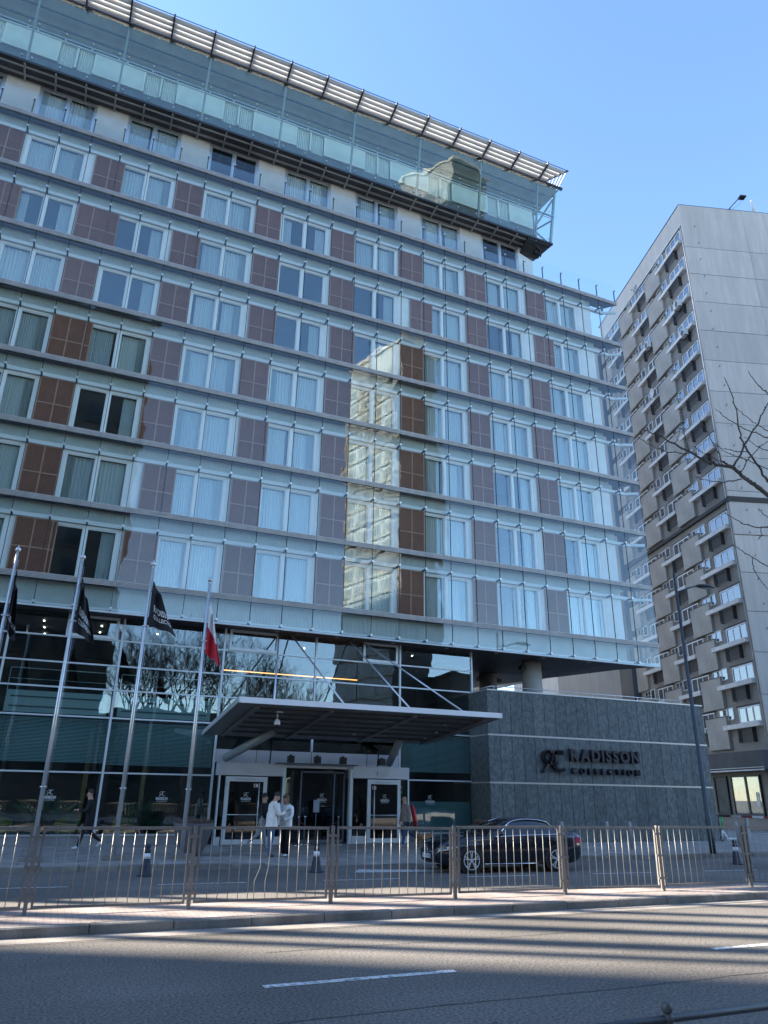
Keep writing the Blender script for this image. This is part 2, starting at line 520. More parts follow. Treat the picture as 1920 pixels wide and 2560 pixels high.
m_shut = mat('shutter_mesh', (0.21, 0.088, 0.055), 0.7, var=0.2, vscale=4, fine=0.35, fscale=1.0, stretch=(6, 6, 120))
m_shutf = mat('shutter_frame', (0.38, 0.215, 0.145), 0.6, var=0.1, vscale=3)
m_curt = mat('sheer_curtain', (0.72, 0.73, 0.71), 0.9)
m_curt2 = mat('heavy_curtain', (0.52, 0.54, 0.50), 0.9)
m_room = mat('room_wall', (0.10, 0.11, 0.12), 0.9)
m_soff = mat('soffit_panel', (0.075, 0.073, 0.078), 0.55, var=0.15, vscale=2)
m_roofpan = mat('roof_underside', (0.40, 0.42, 0.42), 0.6, var=0.12, vscale=1.5)
g_skin = glass('skin_glass', (0.955, 0.985, 0.980), 0.040, refl=(0.98, 1.0, 1.0), wob=0.008, wscale=0.9)
g_win = glass('window_glass', (0.925, 0.96, 0.96), 0.09, refl=(0.96, 1.0, 1.0))
g_pod = glass('podium_glass', (0.78, 0.89, 0.89), 0.10, wob=0.0022, wscale=1.3)
g_top = glass('roof_glass', (0.90, 0.975, 0.95), 0.050, wob=0.010, wscale=0.7)

hotel = thing('hotel_building', 'large hotel with a double glass facade, brown shutters and overhanging glazed top floor', 'building', (8.0, 30.0, 0.0))
HO = Vector((8.0, 30.0, 0.0))
def hb(b, name, m, parent=None):
    o = b.build(name, m, parent or hotel)
    if parent is None:
        o.location = -HO
    return o
def hl(name, me, loc, parent=None):
    return link(name, me, hotel, Vector(loc) - HO) if parent is None else link(name, me, parent, loc)

# --- glass skin, each pane a piece with its own slight tilt
pane_cache = {}
def skin_pane(x0, x1, z0, z1, m=None, y=Y0):
    key = (round(x1 - x0, 3), round(z1 - z0, 3))
    if key not in pane_cache:
        w, h = x1 - x0 - 0.016, z1 - z0 - 0.01
        pane_cache[key] = MB().box(-w / 2, w / 2, -0.006, 0.006, -h / 2, h / 2).mesh('glass_pane', m or g_skin)
    o = hl('glass_pane', pane_cache[key], ((x0 + x1) / 2, y, (z0 + z1) / 2))
    o.rotation_euler = (R(random.gauss(0, 0.10)), 0, R(random.gauss(0, 0.13)))
    return o
for k in range(1, 9):
    zt = ZC(k) + (0.70 if k < 8 else 0.98)
    zb = ZC(k + 1) + (0.70 if k + 1 < 8 else 0.98) if k < 8 else 8.40
    for j in range(-4, 25):
        skin_pane(XJ(j), XJ(j + 1) if j < 24 else XR, zb, zt)
for j in range(-4, 25):        # terrace balustrade panes above the top walkway
    skin_pane(XJ(j), XJ(j + 1) if j < 24 else XR, ZC(1) + 0.84, ZC(1) + 2.12)
# vertical seals
seal = MB().box(-0.011, 0.011, -0.02, 0.02, 8.45, ZC(1) + 0.8).mesh('joint_seal', m_seal)
for j in range(-3, 25):
    hl('joint_seal', seal, (XJ(j), Y0, 0))
# glass clamps with arms
cl = MB().box(-0.045, 0.045, -0.075, -0.012, -0.05, 0.05, 0).box(-0.03, 0.03, -0.012, 0.42, -0.06, 0.025, 1).mesh('glass_clamp', [m_alu, m_walk])
for k in range(1, 9):
    for j in range(-3, 25):
        hl('glass_clamp', cl, (XJ(j), Y0, ZC(k)))
# terrace posts
tp = MB().box(-0.022, 0.022, 0.03, 0.09, 0, 0.86, 0).box(-0.045, 0.045, -0.07, 0.04, 0.84, 0.93, 1).mesh('terrace_post', [m_dark, m_alu])
for j in range(-3, 26):
    hl('terrace_post', tp, (XJ(j) if j < 25 else XR - 0.06, Y0, ZC(1) + 0.82))

# --- floors: louvres, walkway, ribbed spandrel, beam, wall, windows, shutters
WR = [-3.1 + 4.06 * i for i in range(-2, 8)]          # right edges of the windows
WW = 2.6
def ribbed(x0, x1, z0, z1, y, pitch=0.062):
    b = MB(); n = int((x1 - x0) / pitch)
    for i in range(n):
        a = x0 + i * pitch
        b.quad((a, y, z0), (a + pitch * 0.5, y, z0), (a + pitch * 0.5, y, z1), (a, y, z1))
        b.quad((a + pitch * 0.5, y, z0), (a + pitch * 0.62, y + 0.03, z0), (a + pitch * 0.62, y + 0.03, z1), (a + pitch * 0.5, y, z1))
        b.quad((a + pitch * 0.62, y + 0.03, z0), (a + pitch * 0.88, y + 0.03, z0), (a + pitch * 0.88, y + 0.03, z1), (a + pitch * 0.62, y + 0.03, z1))
        b.quad((a + pitch * 0.88, y + 0.03, z0), (a + pitch, y, z0), (a + pitch, y, z1), (a + pitch * 0.88, y + 0.03, z1))
    return b
slat_me = MB()
slat_me.v += [(XL, -0.06, 0), (XR, -0.06, 0), (XR, 0.03, 0.004), (XL, 0.03, 0.004), (XL, -0.06, 0.021), (XR, -0.06, 0.021), (XR, 0.03, 0.025), (XL, 0.03, 0.025)]
for q in ((0, 3, 2, 1), (4, 5, 6, 7), (0, 1, 5, 4), (1, 2, 6, 5), (2, 3, 7, 6), (3, 0, 4, 7)):
    slat_me.face(q)
slat_me = slat_me.mesh('louvre_slat', m_slat)

def window_frame_me(w, h):
    b = MB(); f = 0.11
    b.box(0, f, 0, 0.10, 0, h).box(w - f, w, 0, 0.10, 0, h).box(f, w - f, 0, 0.10, 0, f).box(f, w - f, 0, 0.10, h - f, h)
    b.box(w / 2 - 0.065, w / 2 + 0.065, -0.012, 0.10, f, h - f)
    for a, c in ((f, w / 2 - 0.065), (w / 2 + 0.065, w - f)):      # inner sash
        s_ = 0.045
        b.box(a, a + s_, 0.03, 0.085, f, h - f).box(c - s_, c, 0.03, 0.085, f, h - f)
        b.box(a + s_, c - s_, 0.03, 0.085, f, f + s_).box(a + s_, c - s_, 0.03, 0.085, h - f - s_, h - f)
    return b
WH = 2.42
wf_me = window_frame_me(WW, WH).mesh('frame', m_frame)
wf_me_dark = window_frame_me(WW, WH).mesh('frame', m_alu)
pane_me = MB().box(0, WW / 2 - 0.27, 0, 0.012, 0, WH - 0.3).mesh('pane', g_win)
def curtain_me(w, h, folds, amp, seed, m):
    rr = random.Random(seed)
    ph = [rr.uniform(0, 6.28) for _ in range(4)]
    def fn(u, v):
        a = u * folds * 2 * math.pi
        return (u * w, 0.022 * math.sin(a + ph[0] + 0.5 * math.sin(a * 0.37 + ph[1])) * amp + 0.010 * math.sin(a * 2.3 + ph[2]) * amp, v * h)
    return MB().grid(fn, int(folds * 8), 1).mesh('curtain', m)
m_curts = [m_curt, mat('sheer_curtain_b', (0.66, 0.68, 0.67), 0.9), mat('sheer_curtain_c', (0.80, 0.80, 0.76), 0.9)]
cur_full = [curtain_me(1.18, WH - 0.2, 8 + 1.5 * (i % 4), 1.0 + 0.4 * (i % 3), i, m_curts[i % 3]) for i in range(9)]
cur_most = [curtain_me(0.98, WH - 0.2, 8 + i, 1.4, 40 + i, m_curts[i % 3]) for i in range(5)]
cur_half = [curtain_me(0.52, WH - 0.2, 7 + i, 1.3, 10 + i, m_curt) for i in range(3)]
cur_heavy = [curtain_me(0.30, WH - 0.2, 5, 1.5, 20 + i, m_curt2) for i in range(2)]
OPEN = {(2, 2): 'LR', (2, 3): 'R', (2, 5): 'b', (3, 5): 'R', (3, 6): 'L', (7, 3): 'r', (2, 6): 'R', (3, 3): 'R', (5, 3): 'R', (6, 8): 'R', (5, 8): 'R'}
rw = random.Random(12)
for k_ in range(1, 8):
    for i_ in range(2, 10):
        if (k_, i_) not in OPEN and rw.random() < 0.16:
            OPEN[(k_, i_)] = rw.choice(('LR', 'R', 'LR', 'L'))
def hotel_window(k, i, xr, zb, frame_me, state, zs=1.0):
    r_ = random.Random(k * 31 + i)
    f = hl('window', frame_me, (xr - WW, YW + 0.02, zb))
    for h in (0, 1):
        x = 0.16 + h * (WW / 2 - 0.05)
        link('pane', pane_me, f, (x, 0.06, 0.15))
        y = 0.20
        if state == '' or (state == 'L' and h == 1) or (state == 'R' and h == 1 and False):
            if r_.random() < 0.28:
                link('curtain', r_.choice(cur_most), f, (x - 0.05 + (0.2 if (h == 1) == (r_.random() < 0.8) else 0.0), y, 0.05))
            else:
                link('curtain', r_.choice(cur_full), f, (x - 0.05, y, 0.05))
            if r_.random() < 0.5:
                link('curtain', r_.choice(cur_heavy), f, (0.12 if h == 0 else WW - 0.45, y - 0.06, 0.05))
        elif state == 'b':
            pass
        elif state in ('R', 'r'):
            if h == 1:
                link('curtain', r_.choice(cur_half), f, (WW - 0.68, y, 0.05))
        elif state == 'LR':
            link('curtain', r_.choice(cur_half), f, (0.10 if h == 0 else WW - 0.68, y, 0.05))
    return f

sh_cache = {}
def shutter(x, z, h, w=1.35):
    key = (round(w, 2), round(h, 2))
    if key not in sh_cache:
        b = MB(); f = 0.05
        b.box(f, w - f, 0.025, 0.035, f, h - f, 1)
        b.box(0, f, 0, 0.05, 0, h).box(w - f, w, 0, 0.05, 0, h).box(f, w - f, 0, 0.05, 0, f).box(f, w - f, 0, 0.05, h - f, h)
        b.box(w / 2 - 0.028, w / 2 + 0.028, 0.002, 0.045, f, h - f)
        b.box(f, w / 2 - 0.028, 0.004, 0.045, h / 2 - 0.028, h / 2 + 0.028).box(w / 2 + 0.028, w - f, 0.004, 0.045, h / 2 - 0.028, h / 2 + 0.028)
        n = int((h - 2 * f) / 0.055)
        for i in range(n):                                            # fine horizontal blades
            zz = f + 0.02 + i * (h - 2 * f) / n
            b.v += [(f, 0.024, zz), (w - f, 0.024, zz), (w - f, 0.010, zz + 0.022), (f, 0.010, zz + 0.022)]
            q = len(b.v) - 4; b.face((q, q + 1, q + 2, q + 3), 0 if False else 2)
        sh_cache[key] = [b.mesh('shutter', [m_shutf, m_shut, q_]) for q_ in m_blades]
    return hl('shutter', random.choice(sh_cache[key]), (x, YW - 0.085, z))
m_blades = [mat('shutter_blade_%d' % i, (0.265 * q, 0.118 * q, 0.078 * q), 0.65, var=0.16, vscale=1.5) for i, q in enumerate((1.0, 0.86, 1.12))]
SHUT = {1: (-7.15, -2.72, 1.07, 5.1, 9.24, 13.36, 17.42, 21.55), 2: (-6.75, -3.02, 1.23, 5.18, 9.28, 13.92, 17.39, 21.98),
        3: (-7.1, -3.05, 1.07, 5.27, 9.42, 13.35, 17.4, 21.46), 4: (-7.1, -3.06, 1.05, 5.12, 9.3, 13.4, 17.35, 21.4),
        5: (-7.1, -3.05, 1.07, 5.32, 9.27, 13.36, 17.4, 21.48), 6: (-7.1, -3.03, 1.49, 5.22, 9.36, 13.35, 17.37, 21.63),
        7: (-7.1, -2.86, 1.13, 5.22, 9.3, 13.3, 17.32, 21.5)}
EXTRA = {2: -2.56, 4: -2.80, 7: -2.70, 1: 13.2}
for k in range(1, 9):
    zl = ZC(k) + (0.60 if k < 8 else 0.88)           # louvre bottom
    for s_ in range(5):
        o = hl('louvre_slat', slat_me, (HO.x * 0, Y0 + 0.0, zl + 0.004 + s_ * 0.047))
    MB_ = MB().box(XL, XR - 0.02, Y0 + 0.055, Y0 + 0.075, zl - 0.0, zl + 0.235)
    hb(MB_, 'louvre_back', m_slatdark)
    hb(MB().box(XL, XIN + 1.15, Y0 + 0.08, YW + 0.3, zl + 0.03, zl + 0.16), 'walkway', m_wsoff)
    # triangular end of the walkway under the glass sail
    hb(MB().prism([(XIN + 1.15, Y0 + 0.08, zl + 0.03), (XR - 0.05, Y0 + 0.08, zl + 0.03), (XIN + 1.15, YW + 0.3, zl + 0.03)], (0, 0, 0.12)), 'walkway_end', m_wsoff)
    zsp0 = ZC(k) + 0.15 if k < 8 else 8.60
    hb(ribbed(XL, XIN, zsp0, zl + 0.03, YW - 0.06), 'ribbed_spandrel', m_rib)
    hb(MB().box(XL, XIN + 1.0, YW - 0.08, YW + 0.1, zsp0 - 0.17, zsp0 - 0.002), 'edge_beam', m_beam)
    hb(MB().bar((XIN + 0.95, YW - 0.0, zsp0 - 0.09), (XR - 0.08, Y0 + 0.05, zsp0 - 0.09), 0.10, 0.14), 'sail_bracket', m_beam)
    hb(MB().box(XIN + 0.88, XIN + 1.0, YW - 0.08, YW + 0.02, zsp0, zl + 0.03), 'sail_stub', m_walk)
for k in range(0, 8):
    zt = ZC(k) if k else 33.62
    zb = zt - 2.5 if k else ZC(1) + 0.85
    floor_z = ZC(k + 1) + 0.64 if k + 1 < 8 else 9.44
    xr_end = XIN if k else 22.3
    # wall between the windows: white pieces
    prev = XL
    z0w, z1w = (ZC(k) - 3.1 + 0.6, ZC(k) + 0.12) if k else (ZC(1) + 0.8, 33.75)
    if k == 7: z0w = 9.4
    for i, xr in enumerate(WR):
        if xr > xr_end: break
        hb(MB().box(prev, xr - WW, YW, YW + 0.25, z0w, z1w), 'wall_panel', m_white if k else m_white_shaded)
        prev = xr
    if prev < xr_end - 0.6:
        hb(MB().box(prev, prev + 0.55, YW, YW + 0.25, z0w, z1w), 'wall_panel', m_white)
        hb(MB().box(prev + 0.56, xr_end, YW + 0.004, YW + 0.25, z0w, z1w), 'wall_panel', m_white)
    hb(MB().box(XL, prev, YW + 0.03, YW + 0.24, z1w - 0.14, z1w + 0.1), 'lintel', m_white)
    for i, xr in enumerate(WR):
        if xr > xr_end: break
        if k == 0:
            hotel_window(0, i, xr, 33.60 - WH, wf_me_dark, 'b' if i in (4, 8) else '')
        else:
            hotel_window(k, i, xr, ZC(k) - 0.03 - WH, wf_me, OPEN.get((k, i), ''))
    if k:
        for x in SHUT[k]:
            shutter(x, ZC(k) - 0.06 - 2.38, 2.40)
        if k in EXTRA:
            o = shutter(EXTRA[k], ZC(k) - 0.06 - 2.38, 2.40); o.location.y += 0.03
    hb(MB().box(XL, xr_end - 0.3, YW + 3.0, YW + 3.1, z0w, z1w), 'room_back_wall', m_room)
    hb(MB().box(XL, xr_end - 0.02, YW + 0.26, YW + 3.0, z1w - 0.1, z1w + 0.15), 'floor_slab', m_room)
# building body behind the rooms
hb(MB().box(XL, XIN - 1.0, YW + 3.1, YW + 14, 8.45, ZC(1) + 0.7), 'body', m_white)
hb(MB().box(XL, 22.0, YW + 3.1, YW + 14, ZC(1) + 0.7, 36.5), 'upper_body', m_white)
hb(MB().box(XIN - 0.25, XIN - 0.01, YW + 0.25, YW + 3.1, 8.6, ZC(1) + 0.72), 'end_wall', m_white)
hb(MB().box(22.05, 22.29, YW + 0.25, YW + 3.1, ZC(1) + 0.72, 33.7), 'end_wall', m_white)
hb(MB().box(XL - 0.05, XL, YW - 0.1, YW + 14, 8.4, 36.5), 'end_wall', m_white)
# roof terrace on the east end: low parapet
hb(MB().box(22.3, 27.2, YW + 0.1, YW + 0.2, ZC(1) + 0.72, ZC(1) + 1.45), 'terrace_parapet', m_white)
hb(MB().box(22.3, XIN, YW - 0.05, YW + 3.0, ZC(1) + 0.60, ZC(1) + 0.70), 'terrace_deck', m_walk)

# --- canted glazed top floor
ZB_, ZT_ = 33.85, 37.75
YB_, YT_ = 28.75, 28.13
XE0, XE1 = 23.1, 23.8
def cant(x, z):
    t = (z - ZB_) / (ZT_ - ZB_)
    return Vector((x, YB_ + (YT_ - YB_) * t, z))
xj = [XL] + [-2.31 + 4.06 * k for k in range(-1, 7)] + [XE0]
zr = [ZB_, 35.75, ZT_]
bolt = MB().ball((0, 0, 0), 0.045, 6).mesh('bolt', m_alu)
for a in range(len(xj) - 1):
    for c in range(2):
        x0, x1 = xj[a] + 0.012, xj[a + 1] - 0.012
        last = a == len(xj) - 2
        def X1(z): return x1 if not last else XE0 + (XE1 - XE0) * (z - ZB_) / (ZT_ - ZB_)
        z0, z1 = zr[c] + 0.012, zr[c + 1] - 0.012
        p = [cant(x0, z0), cant(X1(z0), z0), cant(X1(z1), z1), cant(x0, z1)]
        cen = sum(p, Vector()) / 4
        b = MB().prism([q - cen for q in p], (0, 0.016, 0.0))
        o = hl('canted_pane', b.mesh('canted_pane', g_top), cen)
        o.rotation_euler = (R(2.0 + random.gauss(0, 0.15)), 0, R(random.gauss(0, 0.2)))
        nb = 4 if not last else 2
        for i in range(nb):
            xx = x0 + 0.2 + (x1 - x0 - 0.4) * i / (nb - 1)
            for zz in (z0 + 0.16, z1 - 0.16):
                hl('bolt', bolt, cant(xx, zz) + Vector((0, -0.02, 0)))
m_steel = mat('grey_steel', (0.30, 0.33, 0.34), 0.5, metal=0.2)
for x in xj[1:-1]:
    hb(MB().bar(cant(x, ZB_ - 0.1) + Vector((0, 0.13, 0)), cant(x, ZT_) + Vector((0, 0.13, 0)), 0.09, 0.12), 'canted_mullion', m_steel)
hb(MB().bar(cant(XL, 35.75) + Vector((0, 0.10, 0)), cant(23.3, 35.75) + Vector((0, 0.10, 0)), 0.09, 0.07), 'canted_transom', m_steel)
hb(MB().bar(cant(XL, 35.60) + Vector((0, 0.12, 0)), cant(23.2, 35.60) + Vector((0, 0.12, 0)), 0.035, 0.035), 'canted_transom', m_alu)
hb(MB().box(XL, 23.2, YB_ - 0.02, YB_ + 0.10, ZB_ - 0.16, ZB_ - 0.03), 'gutter_edge', m_dark)
# corner truss at the east end
tr = MB()
A, B_ = Vector((23.15, 28.95, ZB_ - 0.1)), Vector((23.45, 28.5, ZT_ - 0.2))
tr.bar(A, B_, 0.12, 0.16); C1, D1 = Vector((22.6, 29.7, ZB_)), Vector((22.6, 29.7, ZT_ - 0.5))
tr.bar(C1, D1, 0.10, 0.12).bar(A.lerp(B_, 0.02), D1.lerp(C1, 0.55), 0.08, 0.10).bar(A.lerp(B_, 0.5), C1.lerp(D1, 0.45), 0.07, 0.09).bar(A.lerp(B_, 0.95), C1.lerp(D1, 0.5), 0.08, 0.10).bar(B_, D1, 0.08, 0.10)
hb(tr, 'corner_truss', m_steel)
# bottom end piece with machinery
hb(MB().prism([(21.4, YB_ + 0.05, ZB_ - 0.14), (23.1, YB_ + 0.05, ZB_ - 0.14), (22.35, YW, 33.0), (21.4, YW, 33.3)], (0, 0, -0.12)).tube([(22.0, 29.0, 33.6), (22.5, 29.1, 33.3), (22.6, 29.5, 33.1), (22.3, 29.6, 32.95)], 0.06, 6).tube([(21.8, 28.95, 33.55), (22.7, 29.15, 33.5), (22.75, 29.5, 33.2)], 0.05, 6).box(22.2, 22.6, 29.2, 29.6, 33.15, 33.4), 'roof_machinery', m_dark)
# soffit below the canted floor: bracket panels
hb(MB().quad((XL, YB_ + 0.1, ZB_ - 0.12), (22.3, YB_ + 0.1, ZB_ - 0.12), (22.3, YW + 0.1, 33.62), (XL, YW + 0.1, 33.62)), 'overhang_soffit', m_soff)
sp = MB().bar((0, YB_ + 0.05, ZB_ - 0.17), (0, YW, 33.56), 0.07, 0.10).mesh('soffit_rib', m_roofpan)
for j in range(-3, 21):
    hl('soffit_rib', sp, (XJ(j + 0.5), 0, 0))
hb(MB().box(XL, 22.3, YW - 0.35, YW - 0.25, 33.60, 33.68), 'soffit_batten', m_roofpan)
hb(MB().box(XL, 22.3, YB_ + 0.22, YB_ + 0.28, 33.62, 33.69), 'soffit_batten', m_roofpan)
# inner wall of the canted floor
YI = 29.5
hb(MB().box(XL, 22.5, YI + 0.1, YI + 0.3, 33.75, 35.25), 'upstand_wall', m_walk)
px = XL
for i, xr in enumerate(WR):
    if xr > 22.3: break
    for q in (-0.95, -0.0):
        pass
    hb(MB().box(px, xr - 2.25, YI, YI + 0.12, 35.25, 36.9), 'white_infill', m_white)
    f = hb(MB().box(xr - 2.25, xr - 2.17, YI - 0.01, YI + 0.1, 35.25, 36.75).box(xr - 0.58, xr - 0.50, YI - 0.01, YI + 0.1, 35.25, 36.75).box(xr - 1.42, xr - 1.33, YI - 0.01, YI + 0.1, 35.25, 36.75).box(xr - 2.17, xr - 0.58, YI, YI + 0.1, 36.68, 36.75), 'attic_window', m_frame)
    for h in (0, 1):
        hb(MB().grid(lambda u, v, h=h, xr=xr: (xr - 2.15 + 0.84 * h + u * 0.72, YI + 0.14 + 0.03 * math.sin(u * 44 + h), 35.2 + v * 1.5), 56, 1), 'curtain', m_curt, f)
    px = xr - 0.50
hb(MB().box(px, 22.4, YI, YI + 0.12, 35.25, 36.9), 'white_infill', m_white)
# ceiling under the roof, with ridges
hb(MB().quad((XL, YI + 0.3, 36.75), (22.8, YI + 0.3, 36.75), (23.6, YT_ + 0.1, 37.72), (XL, YT_ + 0.1, 37.72)), 'roof_soffit', m_roofpan)
for t in (0.3, 0.68):
    y = YI + (YT_ - YI) * t; z = 36.70 + (37.7 - 36.75) * t
    hb(MB().box(XL, 22.8, y - 0.04, y + 0.04, z - 0.07, z + 0.02), 'roof_purlin', m_walk)
hb(MB().box(XL, 23.4, YT_ + 0.12, YW + 14, 37.76, 37.95), 'roof', m_roofpan)
hb(MB().box(XL, XE1, YT_ - 0.06, YT_ + 0.10, ZT_ + 0.005, ZT_ + 0.14), 'roof_edge', m_slatdark)
# roof-edge sun louvre: four tubes between dark ribs
m_tube = mat('louvre_tube', (0.74, 0.74, 0.73), 0.45, metal=0.0, var=0.05, vscale=2)
L0, L1 = Vector((0, YT_ - 0.02, 37.93)), Vector((0, YT_ - 1.06, 38.16))
for i in range(4):
    t = 0.13 + 0.235 * i
    p = L0.lerp(L1, t)
    b = MB()
    xe = 22.5 + 1.0 * t
    ca, sa = math.cos(R(38)), math.sin(R(38))
    cs = []
    for q in range(14):                                   # lens-shaped blade, leading edge up
        a_ = 2 * math.pi * q / 14
        e_, f_ = 0.112 * math.cos(a_), 0.032 * math.sin(a_)
        cs.append((p.y - e_ * ca + f_ * sa, p.z + e_ * sa + f_ * ca))
    for q in range(14):
        (y0, z0), (y1, z1) = cs[q], cs[(q + 1) % 14]
        k0 = len(b.v); b.v += [(XL, y0, z0), (xe, y0, z0), (xe, y1, z1), (XL, y1, z1)]; b.face((k0, k0 + 1, k0 + 2, k0 + 3), 0, True)
    hb(b, 'sun_louvre_tube', m_tube)
hb(MB().tube([L1 + Vector((XL, 0, 0.04)), L1 + Vector((23.55, 0, 0.04))], 0.022, 6), 'sun_louvre_rail', m_dark)
rib_me = MB().bar(L0, L1 + Vector((0, -0.06, 0.02)), 0.075, 0.22).mesh('sun_louvre_rib', m_dark)
for i in range(-5, 12):
    x = -0.31 + 2.03 * i
    if XL < x < 22.3:
        hl('sun_louvre_rib', rib_me, (x, 0, 0))
hb(MB().bar(L0 + Vector((22.5, 0, 0)), L1 + Vector((23.5, -0.02, 0.04)), 0.06, 0.10), 'sun_louvre_rib', m_dark)
for i in range(5):
    p = (L0 + Vector((22.6, 0, 0))).lerp(L1 + Vector((23.5, 0, 0)), 0.2 + 0.18 * i)
    hb(MB().bar(p, (23.2 + 0.16 * i, YT_ + 1.2, 37.95), 0.035, 0.05), 'corner_louvre_bar', m_slat)

# ------------------------------------------------------------------ hotel podium
YP = 30.3
m_mull = mat('podium_mullion', (0.66, 0.70, 0.71), 0.4, metal=0.3)
m_vest = mat('vestibule_panel', (0.60, 0.60, 0.61), 0.45, metal=0.35, var=0.06, vscale=1.2)
m_plinth = mat('plinth_stone', (0.22, 0.22, 0.225), 0.7, var=0.15, vscale=3)
m_blind = mat('blind_slat', (0.36, 0.45, 0.44), 0.55)
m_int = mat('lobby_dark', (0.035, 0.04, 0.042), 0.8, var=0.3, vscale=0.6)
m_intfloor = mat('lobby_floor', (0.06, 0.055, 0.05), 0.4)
m_mez = mat('mezzanine_front', (0.50, 0.55, 0.53), 0.6)
m_brass = mat('brass', (0.45, 0.25, 0.08), 0.4, metal=0.6)
# overhang soffit above the podium and terrace, boarded
sf = MB().prism([(XL, Y0 + 0.12, 8.40), (XR - 0.15, Y0 + 0.12, 8.40), (26.9, 31.0, 8.40), (25.36, 35.3, 8.40), (23.6, 41.0, 8.40), (XL, 41.0, 8.40)], (0, 0, 0.06))
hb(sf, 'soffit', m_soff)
hb(MB().box(XL, XR - 0.1, Y0 + 0.03, Y0 + 0.11, 8.36, 8.43), 'soffit_edge', m_beam)
bd = MB().box(17.6, 25.2, 0, 0.02, 8.392, 8.399).mesh('soffit_joint', m_seal)
for i in range(18):
    hl('soffit_joint', bd, (0, 29.9 + 0.3 * i, 0))
bd2 = MB().box(0, 0.02, Y0 + 0.15, YP, 8.392, 8.399).mesh('soffit_joint', m_seal)
for j in range(-3, 17):
    hl('soffit_joint', bd2, (XJ(j + 0.3), 0, 0))
dl = MB().lathe((0, 0, 0), [(0.10, 0), (0.10, -0.012), (0.075, -0.012), (0.07, 0.0)], 12).mesh('soffit_downlight', m_alu)
for j in range(-2, 24, 2):
    hl('soffit_downlight', dl, (XJ(j), Y0 + 0.62, 8.398))
# podium glass wall: panes, transoms, mullions
PX_ = [-10.4, -6.38, -2.35, 1.68, 5.72, 9.72, 13.73, 17.45]
PZ_ = [0.50, 2.61, 4.57, 5.60, 6.52, 7.50, 8.40]
for a in range(len(PX_) - 1):
    for c in range(len(PZ_) - 1):
        if c == 0 and a in (4, 5):
            continue                                        # entrance
        if c == 1 and a in (4, 5):
            zlo = 3.62
        else:
            zlo = PZ_[c]
        w, h = PX_[a + 1] - PX_[a] - 0.06, PZ_[c + 1] - zlo - 0.05
        o = hl('podium_pane', MB().box(-w / 2, w / 2, -0.008, 0.008, -h / 2, h / 2).mesh('podium_pane', g_pod), ((PX_[a] + PX_[a + 1]) / 2, YP, (zlo + PZ_[c + 1]) / 2))
        o.rotation_euler = (R(random.gauss(0, 0.12)), 0, R(random.gauss(0, 0.15)))
for i, x in enumerate(PX_):
    z0 = 0.5 if i not in (5,) else 3.62
    hb(MB().box(x - 0.04, x + 0.04, YP - 0.05, YP + 0.08, z0, 8.40), 'podium_mullion', m_mull)
for z in PZ_[1:-1]:
    for a in range(len(PX_) - 1):
        if z < 3 and a in (4, 5):
            continue
        hb(MB().box(PX_[a] + 0.04, PX_[a + 1] - 0.04, YP - 0.04, YP + 0.06, z - 0.028, z + 0.028), 'podium_transom', m_mull)
# opening lights in the top row
for a, x0, x1 in ((2, -2.0 + 1.6, 1.5), (4, 5.9, 8.0), (5, 11.9, 13.6)):
    hb(MB().box(x0, x1, YP - 0.09, YP - 0.03, 7.52, 7.64).box(x0, x1, YP - 0.09, YP - 0.03, 8.28, 8.38).box(x0, x0 + 0.10, YP - 0.09, YP - 0.03, 7.64, 8.28).box(x1 - 0.10, x1, YP - 0.09, YP - 0.03, 7.64, 8.28), 'vent_frame', m_mull)
hb(MB().box(PX_[0], 5.75, YP - 0.12, YP + 0.15, 0.17, 0.47), 'plinth', m_plinth)
hb(MB().box(13.85, 17.4, YP - 0.12, YP + 0.15, 0.17, 0.47), 'plinth', m_plinth)
hb(MB().box(PX_[0], 5.75, YP - 0.15, YP + 0.15, 0.472, 0.53), 'plinth_cap', m_alu)
hb(MB().box(13.85, 17.4, YP - 0.15, YP + 0.15, 0.472, 0.53), 'plinth_cap', m_alu)
# lobby behind the glass
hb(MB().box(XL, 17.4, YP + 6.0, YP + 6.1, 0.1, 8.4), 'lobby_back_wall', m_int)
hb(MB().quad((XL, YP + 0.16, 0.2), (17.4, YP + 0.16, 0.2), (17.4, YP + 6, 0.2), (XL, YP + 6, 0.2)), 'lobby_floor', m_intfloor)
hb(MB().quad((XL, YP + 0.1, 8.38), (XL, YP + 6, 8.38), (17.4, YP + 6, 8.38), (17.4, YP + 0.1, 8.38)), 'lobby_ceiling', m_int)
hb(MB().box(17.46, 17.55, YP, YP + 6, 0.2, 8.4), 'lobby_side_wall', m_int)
hb(MB().box(XL, 5.7, YP + 1.0, YP + 6.0, 4.45, 4.70).box(13.8, 17.4, YP + 1.0, YP + 6.0, 4.45, 4.70), 'mezzanine_floor', m_int)
for a in range(1, 4):
    x0, x1 = PX_[a] + 0.25, PX_[a + 1] - 0.15
    hb(MB().box(x0, x1, YP + 0.95, YP + 1.0, 4.72, 5.52, 0).box(x0 + 0.15, x1 - 0.15, YP + 0.935, YP + 0.95, 4.90, 4.96, 1).box(x0 + 0.15, x1 - 0.15, YP + 0.935, YP + 0.95, 5.26, 5.32, 1), 'mezzanine_front', [m_mez, m_walk])
    hb(MB().tube([(x0, YP + 0.97, 6.35), (x1, YP + 0.97, 6.35)], 0.02, 6).tube([(x0, YP + 0.97, 5.95), (x1, YP + 0.97, 5.95)], 0.012, 6).tube([(x0, YP + 0.97, 5.72), (x1, YP + 0.97, 5.72)], 0.012, 6).bar(((x0 + x1) / 2, YP + 0.97, 5.5), ((x0 + x1) / 2, YP + 0.97, 6.35), 0.03, 0.03).bar((x0, YP + 0.97, 5.5), (x0, YP + 0.97, 6.35), 0.03, 0.03), 'mezzanine_rail', m_alu)
